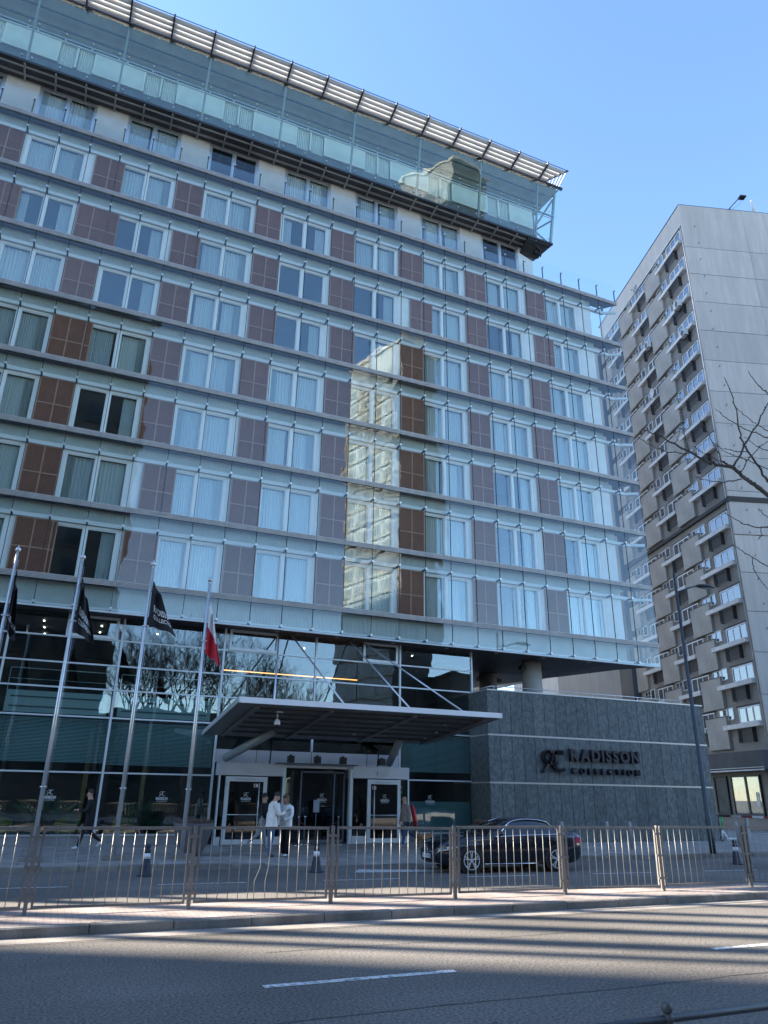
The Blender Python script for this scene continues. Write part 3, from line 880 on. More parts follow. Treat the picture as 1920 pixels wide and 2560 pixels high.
# venetian blinds
bl_me = {}
for a, z0, z1 in ((0, 2.95, 4.5), (1, 2.95, 4.5), (2, 2.95, 4.5), (3, 2.9, 4.5), (6, 2.95, 4.5)):
    w = PX_[a + 1] - PX_[a] - 0.1
    if round(w, 2) not in bl_me:
        b = MB()
        n = 32
        for i in range(n):
            z = i * 1.55 / n
            b.quad((0, 0, z), (w, 0, z), (w, 0.035, z + 0.034), (0, 0.035, z + 0.034))
        for t in (0.1, 0.5, 0.9):
            b.box(w * t, w * t + 0.012, -0.003, 0.0, 0, 1.55, 1)
        bl_me[round(w, 2)] = b.mesh('venetian_blind', [m_blind, m_walk])
    hl('venetian_blind', bl_me[round(w, 2)], (PX_[a] + 0.05, YP + 0.14, z0))
# frosted screen low in the east bay
hb(MB().box(14.3, 17.3, YP + 0.20, YP + 0.22, 0.5, 1.75), 'frosted_screen', mat('frosted_screen', (0.18, 0.28, 0.28), 0.6))
# ceiling spots and a warm linear lamp in the lobby
spot = MB().lathe((0, 0, 0), [(0.032, 0), (0.032, -0.02), (0.0, -0.02)], 10).mesh('lobby_spotlight', emit('spot_glow', (1.0, 0.93, 0.8), 6.0))
for x, ys_ in ((-1.3, (1.6, 3.0, 4.4)), (0.9, (1.6, 3.0, 4.4)), (3.2, (2.2,)), (9.9, (2.4,)), (15.2, (1.8, 3.2))):
    for y in ys_:
        hl('lobby_spotlight', spot, (x, YP + y, 8.35))
hb(MB().box(6.2, 12.6, YP + 2.4, YP + 2.46, 7.05, 7.08), 'linear_lamp', emit('warm_glow', (1.0, 0.36, 0.10), 0.9))
for x in (-4.0, 1.1, 3.3, 15.0):
    hb(MB().box(x, x + 0.16, YP + 2.2, YP + 2.3, 0.25, 4.3), 'lobby_column_strip', m_brass)

# lobby furniture seen through the glass
m_mustard = mat('mustard_fabric', (0.30, 0.26, 0.03), 0.85, var=0.1, vscale=8)
m_leafd = mat('indoor_leaf', (0.025, 0.10, 0.055), 0.45, var=0.3, vscale=3)
def armchair(x, y, label):
    t = thing('armchair', label, 'armchair', (x, y, 0.2), group='armchairs inside the lobby window')
    def shell(u, v):
        a = R(-35) + u * R(250); r_ = 0.40 + 0.05 * v
        return (r_ * math.cos(a), r_ * math.sin(a), 0.35 + v * (0.50 * (0.55 + 0.45 * math.sin(math.pi * u))))
    MB().grid(shell, 18, 5).build('backrest', m_mustard, t)
    MB().lathe((0, 0, 0), [(0.0, 0.33), (0.36, 0.34), (0.40, 0.40), (0.37, 0.48), (0.0, 0.50)], 18).build('seat', m_mustard, t)
    for s_, c in ((1, 1), (1, -1), (-1, 1), (-1, -1)):
        MB().tube([(0.22 * s_, 0.22 * c, 0.36), (0.30 * s_, 0.30 * c, 0)], [0.02, 0.012], 6).build('leg', m_dark, t)
armchair(-1.5, 30.95, 'mustard armchair behind the glass left of the walking man')
armchair(0.75, 30.95, 'mustard armchair behind the glass just in front of the walking man')
armchair(2.75, 30.95, 'mustard armchair behind the glass between the two middle flagpoles')
def indoor_plant(x, y, label, h):
    t = thing('indoor_plant', label, 'plant', (x, y, 0.2), group='plants inside the lobby')
    MB().lathe((0, 0, 0), [(0.18, 0), (0.24, 0.4), (0.22, 0.42), (0.0, 0.40)], 14).build('pot', m_dark, t)
    b = MB()
    rr = random.Random(int(x * 100))
    for i in range(60):
        a = rr.uniform(0, 6.28); el = rr.uniform(0.2, 1.3); L = h * rr.uniform(0.5, 0.9)
        d = Vector((math.cos(a) * math.cos(el), math.sin(a) * math.cos(el), math.sin(el)))
        s_ = d.cross(Vector((0, 0, 1))).normalized() * rr.uniform(0.04, 0.09)
        p = Vector((0, 0, 0.4)); q = p + d * L * 0.55; e = p + d * L + Vector((0, 0, -0.25 * L))
        n = len(b.v); b.v += [tuple(p), tuple(q + s_), tuple(e), tuple(q - s_)]
        b.face((n, n + 1, n + 2)); b.face((n, n + 2, n + 3))
    b.build('foliage', m_leafd, t)
indoor_plant(0.0, 31.6, 'large dark leafed plant inside the window left of the walking man', 2.2)
indoor_plant(3.4, 31.7, 'large dark leafed plant inside the window behind the round planter', 2.0)
indoor_plant(-2.6, 31.6, 'large dark leafed plant inside the leftmost lobby window', 2.1)

# ------------------------------------------------------------------ entrance vestibule (parts of the hotel)
YV = 29.5
hb(MB().box(5.72, 13.75, YP - 0.02, YP + 0.12, 3.10, 3.60), 'entrance_fascia', m_vest)
for x in (7.4, 9.72, 12.2):
    hb(MB().box(x - 0.01, x + 0.01, YP - 0.026, YP - 0.02, 3.1, 3.6), 'fascia_joint', m_seal)
hb(MB().box(5.84, 8.34, YV, YP + 0.1, 2.62, 3.08), 'vestibule_header', m_vest)
hb(MB().box(11.28, 13.83, YV, YP + 0.1, 2.62, 3.08), 'vestibule_header', m_vest)
hb(MB().box(8.30, 11.30, YV + 0.1, YP + 0.1, 2.95, 3.06), 'revolving_door_canopy', m_vest)
hb(MB().box(8.0, 11.4, YV - 0.25, YV + 0.1, 3.085, 3.12), 'header_ledge', m_dark)
for x in (8.34, 11.18):
    hb(MB().box(x, x + 0.12, YV, YV + 0.3, 0.17, 2.95), 'door_jamb', m_mull)
hb(MB().box(8.46, 11.18, YP + 0.1, YP + 0.2, 0.17, 2.95), 'revolving_door_back', m_int)
# revolving drum: curved glass and wings
g_dark = glass('dark_door_glass', (0.55, 0.60, 0.62), 0.06)
dr = MB()
dr.grid(lambda u, v: (9.82 + 1.25 * math.cos(R(200) + u * R(50)), YP + 0.25 + 1.25 * math.sin(R(200) + u * R(50)) * 0.55, 0.2 + v * 2.7), 8, 1)
dr.grid(lambda u, v: (9.82 + 1.25 * math.cos(R(290) + u * R(50)), YP + 0.25 + 1.25 * math.sin(R(290) + u * R(50)) * 0.55, 0.2 + v * 2.7), 8, 1)
hb(dr, 'revolving_drum', g_dark)
for x in (9.15, 10.55, 10.98):
    hb(MB().box(x - 0.03, x + 0.03, YV + 0.15, YV + 0.20, 0.2, 2.85), 'revolving_door_stile', m_walk)
hb(MB().box(9.15, 10.98, YV + 0.15, YV + 0.20, 2.78, 2.85).box(9.15, 10.98, YV + 0.152, YV + 0.198, 0.2, 0.32), 'revolving_door_rail', m_walk)
hb(MB().box(9.2, 10.9, YV + 0.17, YV + 0.18, 0.33, 2.77), 'revolving_door_pane', g_dark)
# side walls of the vestibule
g_side = g_dark
for x in (5.86, 13.80):
    hb(MB().box(x - 0.01, x + 0.01, YV + 0.04, YP - 0.1, 0.2, 2.6), 'vestibule_side_pane', g_pod)
    hb(MB().box(x - 0.03, x + 0.03, YV, YV + 0.05, 0.17, 2.62), 'vestibule_post', m_mull)
# side lights
for x0, x1 in ((5.9, 6.05), (7.80, 8.34), (11.32, 11.88), (13.46, 13.77)):
    hb(MB().box(x0, x1, YV + 0.03, YV + 0.045, 0.45, 2.6), 'side_light', g_dark)
    hb(MB().box(x0, x1, YV + 0.0, YV + 0.06, 0.17, 0.45), 'side_light_sill', m_vest)
def swing_door(x0, x1, handle_x, sticker_x):
    f = 0.14
    d = hb(MB().box(x0, x0 + f, YV - 0.02, YV + 0.06, 0.19, 2.58).box(x1 - f, x1, YV - 0.02, YV + 0.06, 0.19, 2.58).box(x0 + f, x1 - f, YV - 0.02, YV + 0.06, 2.40, 2.58).box(x0 + f, x1 - f, YV - 0.02, YV + 0.06, 0.19, 0.36), 'door', m_mull)
    hb(MB().box(x0 + f, x1 - f, YV + 0.01, YV + 0.025, 0.36, 2.40), 'pane', g_dark, d)
    hb(MB().tube([(handle_x, YV - 0.08, 0.5), (handle_x, YV - 0.08, 2.35)], 0.018, 6), 'handle', m_mull, d)
    hb(MB().tube([(x0 + f, YV - 0.05, 1.22), (x1 - f, YV - 0.05, 1.22)], 0.014, 6), 'push_bar', m_mull, d)
    hb(MB().box(x0 + 0.35, x1 - 0.5, YV - 0.07, YV - 0.02, 2.46, 2.52), 'door_closer', m_alu, d)
    hb(MB().box(sticker_x, sticker_x + 0.17, YV + 0.004, YV + 0.009, 2.20, 2.32, 0).box(sticker_x + 0.02, sticker_x + 0.09, YV + 0.001, YV + 0.0038, 2.22, 2.30, 1), 'sticker', [mat('sticker_white', (0.7, 0.68, 0.68), 0.6), mat('sticker_red', (0.45, 0.04, 0.05), 0.6)], d)
    for z in (0.5, 2.1, 2.3):
        hx = x0 if handle_x > (x0 + x1) / 2 else x1
        hb(MB().tube([(hx, YV - 0.035, z - 0.04), (hx, YV - 0.035, z + 0.04)], 0.022, 6), 'hinge', m_alu, d)
swing_door(6.10, 7.72, 7.40, 7.20)
swing_door(11.95, 13.43, 12.22, 12.16)
for x in (7.15, 12.6):
    hb(MB().box(x - 0.22, x + 0.22, YV - 0.04, YV, 2.72, 2.90), 'exit_lamp', mat('lamp_housing', (0.55, 0.56, 0.57), 0.5))
for x in (8.61, 9.72, 10.83, 12.55):
    hb(MB().box(x - 0.12, x + 0.12, YV - 0.15, YV + 0.1, 3.14, 3.40).box(x - 0.05, x + 0.05, YV - 0.03, YV + 0.03, 3.40, 3.45), 'floodlight', m_dark)
# emblem stickers on glass
m_print = mat('white_print', (0.78, 0.78, 0.78), 0.6)
def glass_logo(x, z, y, s_=1.0):
    w = 0.21 * s_
    text_fit('RADISSON', x - w, x + w, z - 0.05 * s_, z + 0.05 * s_, y, m_print, 'glass_print', hotel, bold=0.02).location = -HO
    text_fit('COLLECTION', x - w * 0.9, x + w * 0.9, z - 0.115 * s_, z - 0.075 * s_, y, m_print, 'glass_print', hotel).location = -HO
    b = MB()
    logo_strokes(b, x - 0.10 * s_, z + 0.09 * s_, 0.20 * s_, 0.16 * s_, y, 0.018 * s_, 0.0)
    hb(b, 'glass_print', m_print)
def logo_strokes(b, x, z, w, h, y, t, depth):
    """interlaced R-C monogram from strokes, in an XZ plane"""
    def P(u, v): return (x + u * w, y, z + v * h)
    def stroke(pts):
        for i in range(len(pts) - 1):
            p, q = Vector(P(*pts[i])), Vector(P(*pts[i + 1]))
            d = (q - p).normalized(); n = Vector((-d.z, 0, d.x)) * t / 2
            e = d * t * 0.3
            poly = [p - e - n, q + e - n, q + e + n, p - e + n]
            if depth:
                b.prism(poly, (0, depth, 0))
            else:
                b.quad(*poly)
    arc = lambda cx, cy, rx, ry, a0, a1, n=10: [(cx + rx * math.cos(R(a0 + (a1 - a0) * i / n)), cy + ry * math.sin(R(a0 + (a1 - a0) * i / n))) for i in range(n + 1)]
    stroke([(0.58, 0.02 + 0.25), (0.58, 0.93)])
    stroke([(0.58, 0.93), (0.25, 0.93)] + arc(0.27, 0.66, 0.24, 0.27, 90, 270))
    stroke([(0.27, 0.39), (0.58, 0.39)])
    stroke([(0.27, 0.39), (0.02, 0.0)])
    stroke(arc(0.78, 0.5, 0.36, 0.45, 60, 300, 16))
for x, z in ((0.0, 1.75), (3.9, 1.75), (15.2, 1.75)):
    glass_logo(x, z, YP - 0.02)
for x in (6.92, 12.72, 10.05):
    glass_logo(x, 1.78, YV - 0.012 if x != 10.05 else YV + 0.16, 0.9)

# canopy
m_fas = mat('canopy_fascia', (0.84, 0.84, 0.84), 0.4, metal=0.0, var=0.05, vscale=1)
m_und = mat('canopy_underside', (0.19, 0.182, 0.18), 0.45, metal=0.2, var=0.15, vscale=1)
def can(x, t, dz=0.0):          # t=0 street edge, t=1 wall edge
    return Vector((x, 23.5 + 6.0 * t, 4.68 - 0.62 * t + dz))
CX0, CX1 = 5.05, 14.72
canopy = hb(MB().quad(can(CX0, 0), can(CX1, 0), can(CX1, 1), can(CX0, 1)).quad(can(CX0, 0, 0.13), can(CX0, 1, 0.13), can(CX1, 1, 0.13), can(CX1, 0, 0.13)), 'canopy', m_und)
hb(MB().box(CX0 - 0.01, CX1 + 0.01, 23.44, 23.50, 4.66, 4.84), 'fascia', m_fas, canopy)
for x in (CX0 - 0.03, CX1):
    hb(MB().prism([can(x, -0.01, -0.02), can(x, 1, -0.02), can(x, 1, 0.14), can(x, -0.01, 0.15)], (0.03, 0, 0)), 'side_fascia', m_vest, canopy)
for t in (0.12, 0.24, 0.38, 0.52, 0.66, 0.82):
    hb(MB().bar(can(CX0 + 0.9, t, -0.03), can(CX1 - 0.6, t, -0.03), 0.16, 0.05), 'underside_batten', m_soff, canopy)
for x in (CX0 + 0.7, 8.3, 11.4, CX1 - 0.5):
    hb(MB().bar(can(x, 0.05, -0.05), can(x, 0.95, -0.05), 0.14, 0.09), 'canopy_rib', m_und, canopy)
for x, t in ((7.2, 0.55), (7.35, 0.75), (10.6, 0.7), (13.6, 0.5), (13.75, 0.72), (13.2, 0.25)):
    hb(MB().lathe(tuple(can(x, t, -0.03)), [(0.06, 0), (0.06, -0.05), (0.04, -0.05), (0.035, -0.03)], 10), 'canopy_downlight', m_alu, canopy)
for (xt, zt, xb) in ((7.98, 8.36, 6.4), (8.50, 8.40, 9.05), (11.2, 8.40, 11.6), (11.73, 8.44, 13.9)):
    hb(MB().tube([(xt, YP - 0.1, zt), (xb, 24.3, 4.74)], 0.034, 8), 'tension_rod', m_alu, canopy)
for x0, x1 in ((6.16, 7.4), (13.24, 12.9)):
    hb(MB().tube([(x0, YP - 0.05, 3.27), (x1 if x0 < 9 else x1, 28.0 if x0 < 9 else 28.4, 4.15)], 0.16, 14), 'strut', m_steel, canopy)
for x in (7.75, 12.35):
    hb(MB().tube([(x, 29.3, 4.05), (x, 29.45, 3.08)], 0.03, 6), 'drain_pipe', m_dark, canopy)

# ------------------------------------------------------------------ stone wing with terrace
m_stone = mat('green_stone', (0.100, 0.114, 0.112), 0.6, var=0.38, vscale=7, fine=0.35, fscale=22, bump=0.25, bscale=30, stretch=(1, 1, 0.6), coords='World')
m_stone3 = mat('green_stone_pale', (0.114, 0.128, 0.124), 0.6, var=0.38, vscale=6, fine=0.35, fscale=20, bump=0.25, bscale=30, stretch=(1, 1, 0.6), coords='World')
m_stone2 = mat('green_stone_dark', (0.084, 0.096, 0.096), 0.6, var=0.38, vscale=7, fine=0.35, fscale=22, bump=0.25, bscale=30, stretch=(1, 1, 0.6), coords='World')
m_joint = mat('stone_joint', (0.012, 0.014, 0.016), 0.9)
m_strip = mat('steel_strip', (0.52, 0.50, 0.47), 0.35, metal=0.6)
SX0, SX1, SY = 17.28, 29.95, 28.68
wing = hb(MB().box(SX0 + 0.03, SX1 - 0.03, SY + 0.04, 40, 0.1, 6.40), 'stone_wing', m_joint)
COURSE = [(0.17, 2.52), (2.60, 4.50), (4.58, 6.44)]
npan = 21
pw = (SX1 - SX0) / npan
for z0, z1 in COURSE:
    pm = {}
    for i in range(npan):
        mi = random.choice((0, 0, 0, 1, 2))
        if mi not in pm:
            pm[mi] = MB().box(0.010, pw - 0.010, 0, 0.038, 0, z1 - z0).mesh('stone_panel', (m_stone, m_stone2, m_stone3)[mi])
        o = link('stone_panel', pm[mi], wing, (SX0 + i * pw, SY + random.uniform(-0.003, 0.003), z0))
    for i in range(3):           # west return
        link('stone_panel', MB().box(0, 0.03, 0.006, 0.55, 0, z1 - z0).mesh('stone_panel', m_stone), wing, (SX0, SY + 0.04 + i * 0.56, z0))
for z in (2.56, 4.54):
    hb(MB().box(SX0 - 0.015, SX1 + 0.01, SY - 0.02, SY + 0.04, z - 0.035, z + 0.035), 'steel_strip', m_strip, wing)
    hb(MB().box(SX0 - 0.014, SX0 + 0.03, SY + 0.041, YP, z - 0.034, z + 0.034), 'steel_strip', m_strip, wing)
hb(MB().box(SX0 - 0.02, SX1 + 0.02, SY - 0.03, SY + 0.3, 6.442, 6.50).box(SX0 - 0.02, SX0 + 0.3, SY + 0.3, YP, 6.442, 6.498), 'coping', m_strip, wing)
rl = MB()
rl.tube([(17.7, SY + 0.25, 6.68), (28.9, SY + 0.25, 6.68)], 0.02, 6).tube([(17.7, SY + 0.25, 6.68), (17.5, YP, 6.62)], 0.02, 6)
for i in range(9):
    rl.bar((17.8 + i * 1.38, SY + 0.25, 6.48), (17.8 + i * 1.38, SY + 0.25, 6.68), 0.025, 0.025)
hb(rl, 'terrace_rail', m_alu, wing)
hb(MB().box(17.38, 17.42, SY + 0.9, SY + 1.25, 1.55, 1.95).box(17.38, 17.42, SY + 0.9, SY + 1.25, 1.1, 1.45), 'wall_plaque', m_dark, wing)
for i in range(2):
    text_fit('OPEN' if False else 'i', 0, 0.01, 0, 0.01, 0, m_print, 'tmp', None) if False else None
# round terrace columns
m_col = mat('column_render', (0.42, 0.40, 0.37), 0.6, var=0.08, vscale=2)
for x, y in ((21.5, 31.25), (21.55, 35.6)):
    c = hb(MB().lathe((x, y, 0), [(0.50, 6.0), (0.50, 8.38)], 28), 'column', m_col)
    for a in (-0.62, 0.62):
        hb(MB().box(x + a - 0.12, x + a + 0.12, y - 0.25, y + 0.05, 7.95, 8.15).bar((x + a, y - 0.1, 8.15), (x + a * 0.8, y, 8.36), 0.04, 0.04), 'column_floodlight', m_dark, c)
hb(MB().quad((17.5, 28.9, 6.41), (29.8, 28.9, 6.41), (29.8, 40, 6.41), (17.5, 40, 6.41)), 'terrace_floor', m_plinth)
hb(MB().box(17.5, 20.0, 37.0, 37.2, 6.4, 8.4), 'terrace_back_wall', m_int)

# ------------------------------------------------------------------ wall sign
m_sign = mat('sign_bronze', (0.030, 0.025, 0.029), 0.55, metal=0.2)
sign = thing('wall_sign', 'dark raised hotel lettering with monogram on the green stone wall', 'sign', (22.7, SY, 3.5))
SO = Vector((22.7, SY, 3.5))
YS = SY - 0.20
b = MB()
logo_strokes(b, 19.97, 3.07, 1.19, 0.92, YS, 0.115, 0.20)
b.build('monogram', m_sign, sign).location = -SO
def sign_line(txt, x0, x1, z0, z1, bold, track):
    ws = []
    for ch in txt:
        me = text_mesh(ch, 1.0, 0.5, bold)
        xs = [v.co.x for v in me.vertices]; ws.append((me, min(xs), max(xs)))
    tot = sum(b_ - a_ for _, a_, b_ in ws) + track * (len(ws) - 1)
    k = (x1 - x0) / tot; x = x0
    allz = [v.co.y for me, _, _ in ws for v in me.vertices]
    lo, hi = min(allz), max(allz)
    for me, a_, b_ in ws:
        for v in me.vertices:
            v.co = (x + (v.co.x - a_) * k, YS + 0.10 - v.co.z * 0.20, z0 + (v.co.y - lo) / (hi - lo) * (z1 - z0))
        me.materials.clear(); me.materials.append(m_sign)
        link('letter', me, sign, -SO)
        x += (b_ - a_ + track) * k
sign_line('RADISSON', 21.47, 25.40, 3.54, 4.08, 0.040, 0.16)
sign_line('COLLECTION', 21.52, 25.37, 3.00, 3.26, 0.014, 0.66)

# ------------------------------------------------------------------ residential tower on the right
TA = R(73.15)
TK = Vector((41.85, 34.8, 0.0))
tower = thing('residential_tower', 'tall grey panel apartment block with white ledges and blank gable', 'building', TK, 0.0)
# tower frame: local x along the long face (away), local y = outward normal of the long face (towards the hotel), z up
tower.rotation_euler = (0, 0, TA)
m_tow = mat('tower_wall', (0.235, 0.212, 0.19), 0.85, var=0.14, vscale=0.5, fine=0.12, fscale=9)
m_tow2 = mat('tower_box_panel', (0.37, 0.335, 0.295), 0.9, var=0.20, vscale=0.45, fine=0.12, fscale=12, bump=0.15, bscale=14)
m_gab = mat('gable_panel', (0.50, 0.455, 0.41), 0.9, var=0.06, vscale=0.9, fine=0.06, fscale=3.0, stretch=(1, 1.6, 0.22))
m_gabs = [m_gab] + [mat('gable_panel_%d' % i, (0.50 * q, 0.455 * q, 0.41 * q), 0.9, var=0.08, vscale=0.8, fine=0.06, fscale=2.6, stretch=(1, 1.6, 0.22)) for i, q in enumerate((0.95, 1.04, 0.98))]
m_ledge = mat('white_ledge', (0.62, 0.59, 0.56), 0.7, var=0.15, vscale=1.5)
m_grille = mat('black_grille', (0.028, 0.027, 0.027), 0.5)
m_pvc = mat('pvc_frame', (0.72, 0.72, 0.71), 0.5)
m_tglass = mat('tower_window_glass', (0.035, 0.045, 0.06), 0.03, spec=1.0)
m_tglass.node_tree.nodes['Principled BSDF'].inputs['IOR'].default_value = 1.75
m_reveal = mat('loggia_dark', (0.06, 0.055, 0.052), 0.9)
TZ = 49.6
def tb(b, name, m, parent=None):
    return b.build(name, m, parent or tower)
TLEN = 17.4
# local coordinates: x = s, y = outwards is +y for the hotel side (normal = rotate x by +90deg)
tb(MB().box(0.0, TLEN, -11.8, 0.0, 0.0, TZ), 'wall', m_tow)
tb(MB().box(-0.08, TLEN + 0.3, -11.9, 0.08, TZ, TZ + 0.10), 'roof', m_grille)
tb(MB().box(0.0, TLEN, 0.001, 0.06, TZ - 1.95, TZ - 0.02), 'parapet', m_gab)
tb(MB().box(-0.05, TLEN, 0.06, 0.13, TZ - 2.10, TZ - 1.98), 'roof_gutter', m_ledge)
LEV = [46.26 - 2.765 * k for k in range(9)] + [20.53 - 2.735 * k for k in range(6)]
# gable panels
zz = [TZ - 0.02] + [45.07 - 2.77 * k for k in range(9)] + [19.55 - 2.77 * k for k in range(7)]
zz = [z for z in zz if z > 0.4] + [0.1]
for i in range(len(zz) - 1):
    y0 = -0.0 if zz[i] > 22.5 else -0.14
    x0 = -0.16 if zz[i] > 22.5 else -0.10
    for a, c in ((-11.8, -5.6), (-5.58, 0.12)):
        tb(MB().box(x0 + random.uniform(-0.004, 0.004), -0.002, a, c, zz[i + 1] + 0.02, zz[i] - 0.02), 'gable_panel', random.choice(m_gabs))
tb(MB().box(-0.22, 0.0, -11.8, 0.20, 22.05, 22.45), 'gable_cornice', m_reveal)
tb(MB().box(0.0, TLEN, 0.0, 0.22, 22.15, 22.40), 'front_cornice', m_reveal)
hook = MB().tube([(-0.17, 0, 0), (-0.30, 0, -0.02), (-0.30, 0, 0.10)], 0.022, 5).mesh('wall_hook', m_grille)
for i in range(26):
    link('wall_hook', hook, tower, (0, -1.05 if i % 2 else -0.95, 47.2 - 1.72 * i))
# meshes shared by every bay
def win_me(w, h, n, open_=None):
    b = MB(); f = 0.09
    b.box(0, w, -0.02, 0.0, 0, h, 1)
    b.box(0, w, 0.0, 0.07, 0, f).box(0, w, 0.0, 0.07, h - f, h)
    for i in range(n + 1):
        x = (w - f) * i / n
        b.box(x, x + f, 0.0, 0.068, f, h - f)
    return b
W3 = win_me(2.45, 1.02, 3); W3F = MB(); 
def split_window(w, h, n):
    fr = MB(); f = 0.085 if h > 0.9 else 0.05
    fr.box(0, w, 0.0, 0.07, 0, f).box(0, w, 0.0, 0.07, h - f, h)
    for i in range(n + 1):
        x = (w - f) * i / n
        fr.box(x, x + f, 0.002, 0.068, f, h - f)
    gl_ = MB().box(0, (w - f) / n - f, 0.0, 0.015, 0, h - 2 * f)
    return fr.mesh('window', m_pvc), gl_.mesh('pane', m_tglass), [((w - f) * i / n + f, f) for i in range(n)]
big = split_window(2.5, 1.05, 3); small = split_window(1.10, 0.46, 2); tall_ = split_window(0.72, 0.80, 1)
def tower_window(kind, x, z, y=0.0):
    o = link('window', kind[0], tower, (x, y, z))
    for px, pz in kind[2]:
        q = link('pane', kind[1], o, (px, 0.02, pz))
        q.rotation_euler = (R(random.gauss(0, 0.5)), 0, R(random.gauss(0, 0.8)))
    return o
ledge_me2 = MB().box(0, 3.25, 0.0, 0.34, -0.30, 0.0).mesh('ledge', m_ledge)
ledge_me = MB().box(0, 4.3, 0.0, 0.34, -0.30, 0.0).mesh('ledge', m_ledge)
gr = MB()
for i in range(15):
    gr.box(0.02 + i * 0.118, 0.045 + i * 0.118, 0.27, 0.295, 0.0, 0.92)
gr.box(0, 1.70, 0.265, 0.30, 0, 0.035).box(0, 1.70, 0.265, 0.30, 0.90, 0.94).box(0, 0.03, 0, 0.265, 0, 0.94).box(1.67, 1.70, 0, 0.265, 0, 0.94)
gr_me = gr.mesh('balcony_grille', m_grille)
bx_me = MB().box(0, 2.72, 0, 0.26, 0, 2.15, 0).box(-0.02, 2.74, 0.0, 0.28, 2.155, 2.2, 1).mesh('box_panel', [m_tow2, m_grille])
rec_me = MB().box(0, 3.0, 0.002, 0.03, 0, 0.12).mesh('lintel', m_reveal)
for li, L in enumerate(LEV):
    for bi in range(3):
        s0 = 5.6 * bi
        if s0 + 0.45 > TLEN - 1: break
        tower_window(big, s0 + 0.42, L + 0.0, 0.01)
        link('lintel', rec_me, tower, (s0 + 0.2, 0, L + 1.06))
        if s0 + 5.4 < TLEN + 1.5:
            tower_window(small, s0 + 4.30, L + 0.66, 0.012)
            tower_window(tall_, s0 + 3.55, L + 0.36, 0.011)
            link('ledge', ledge_me if bi == 0 else ledge_me2, tower, (s0 + (0.40 if bi == 0 else 1.45), 0, L - 0.01))
            link('box_panel', bx_me, tower, (s0 + 4.28, 0.0, L - 1.56))
        else:
            link('ledge', ledge_me, tower, (s0 + 0.40, 0, L - 0.01))
        link('balcony_grille', gr_me, tower, (s0 + 1.35, 0, L - 1.26))
tb(MB().tube([(0.18, 0.10, 2.0), (0.18, 0.10, TZ - 2.0)], 0.045, 6), 'downpipe', m_ledge)
# ground floor: cornice and shop windows
tb(MB().box(-0.2, TLEN, 0.0, 0.9, 3.86, 5.0), 'shop_fascia', mat('shop_fascia', (0.075, 0.072, 0.072), 0.8, var=0.15, vscale=1))
tb(MB().box(-0.25, TLEN, 0.9, 1.0, 3.78, 3.86).box(-0.25, TLEN, 0.9, 0.96, 3.96, 4.0), 'fascia_strip', m_ledge)
m_shopint = mat('shop_interior', (0.10, 0.095, 0.085), 0.9, var=0.4, vscale=1.2)
for x0, x1 in ((1.75, 3.25), (3.35, 5.0), (5.65, 7.2), (8.2, 11.0), (12, 15)):
    tb(MB().box(x0, x1, 0.01, 0.04, 1.1, 3.5), 'shop_window', m_shopint)
    tb(MB().box(x0 + 0.05, x1 - 0.05, 0.10, 0.115, 1.15, 3.45), 'shop_pane', g_win)
    tb(MB().box(x0 - 0.06, x0 + 0.05, 0.05, 0.15, 1.0, 3.55).box(x1 - 0.05, x1 + 0.06, 0.05, 0.15, 1.0, 3.55).box(x0 + 0.05, x1 - 0.05, 0.05, 0.15, 1.0, 1.15).box(x0 + 0.05, x1 - 0.05, 0.05, 0.15, 3.45, 3.55), 'shop_frame', m_grille)
tb(MB().box(2.0, 2.35, 0.12, 0.125, 1.5, 2.5), 'shop_poster', mat('poster_paper', (0.62, 0.60, 0.56), 0.8, var=0.5, vscale=9))
# stair strip and projecting rear wing
tb(MB().box(TLEN, TLEN + 0.3, -0.5, 0.55, 0, 46.0), 'stair_glazing', mat('stair_glass', (0.05, 0.07, 0.10), 0.15))
tb(MB().box(TLEN + 0.3, TLEN + 14, -11, 7.5, 0.1, 47.4), 'rear_wing', m_gab)
for i in range(17):
    z = 46.9 - 2.77 * i
    tb(MB().box(TLEN + 0.285, TLEN + 0.299, -0.5, 7.45, z - 2.72, z - 0.03), 'gable_panel', m_gab)
tb(MB().box(TLEN + 0.26, TLEN + 0.284, 0.56, 1.7, 0.1, 20.0), 'brown_infill', mat('brown_infill', (0.24, 0.21, 0.19), 0.85, var=0.15, vscale=0.5))
# things fixed to the tower
def on_tower(s, y, z):
    c, s_ = math.cos(TA), math.sin(TA)
    return Vector((TK.x + s * c - y * s_, TK.y + s * s_ + y * c, z))
m_dish = mat('dish_paint', (0.30, 0.30, 0.30), 0.6)
m_acw = mat('ac_casing', (0.62, 0.62, 0.60), 0.6, var=0.1, vscale=4)
def dish(s, z, label, m):
    t = thing('satellite_dish', label, 'satellite dish', on_tower(s, 0.35, z), TA, group='satellite dishes on the apartment block')
    def fn(u, v):
        a = u * 2 * math.pi; r_ = v * 0.42
        return (r_ * math.cos(a), 0.35 - 0.12 * (1 - v * v), r_ * math.sin(a))
    MB().grid(fn, 18, 4).build('reflector', m, t)
    MB().tube([(0, 0.24, -0.40), (0, 0.75, -0.15)], 0.015, 6).ball((0, 0.76, -0.14), 0.05, 6).build('feed_arm', m_grille, t)
    MB().tube([(0, 0.22, 0), (0, 0.0, -0.15), (0, -0.30, -0.2)], 0.025, 6).build('bracket', m_grille, t)
dish(7.78, 46.9, 'dark grey satellite dish near the roof of the apartment block', m_dish)
dish(7.42, 35.4, 'pale satellite dish halfway up the apartment block', mat('dish_white', (0.6, 0.6, 0.58), 0.6))
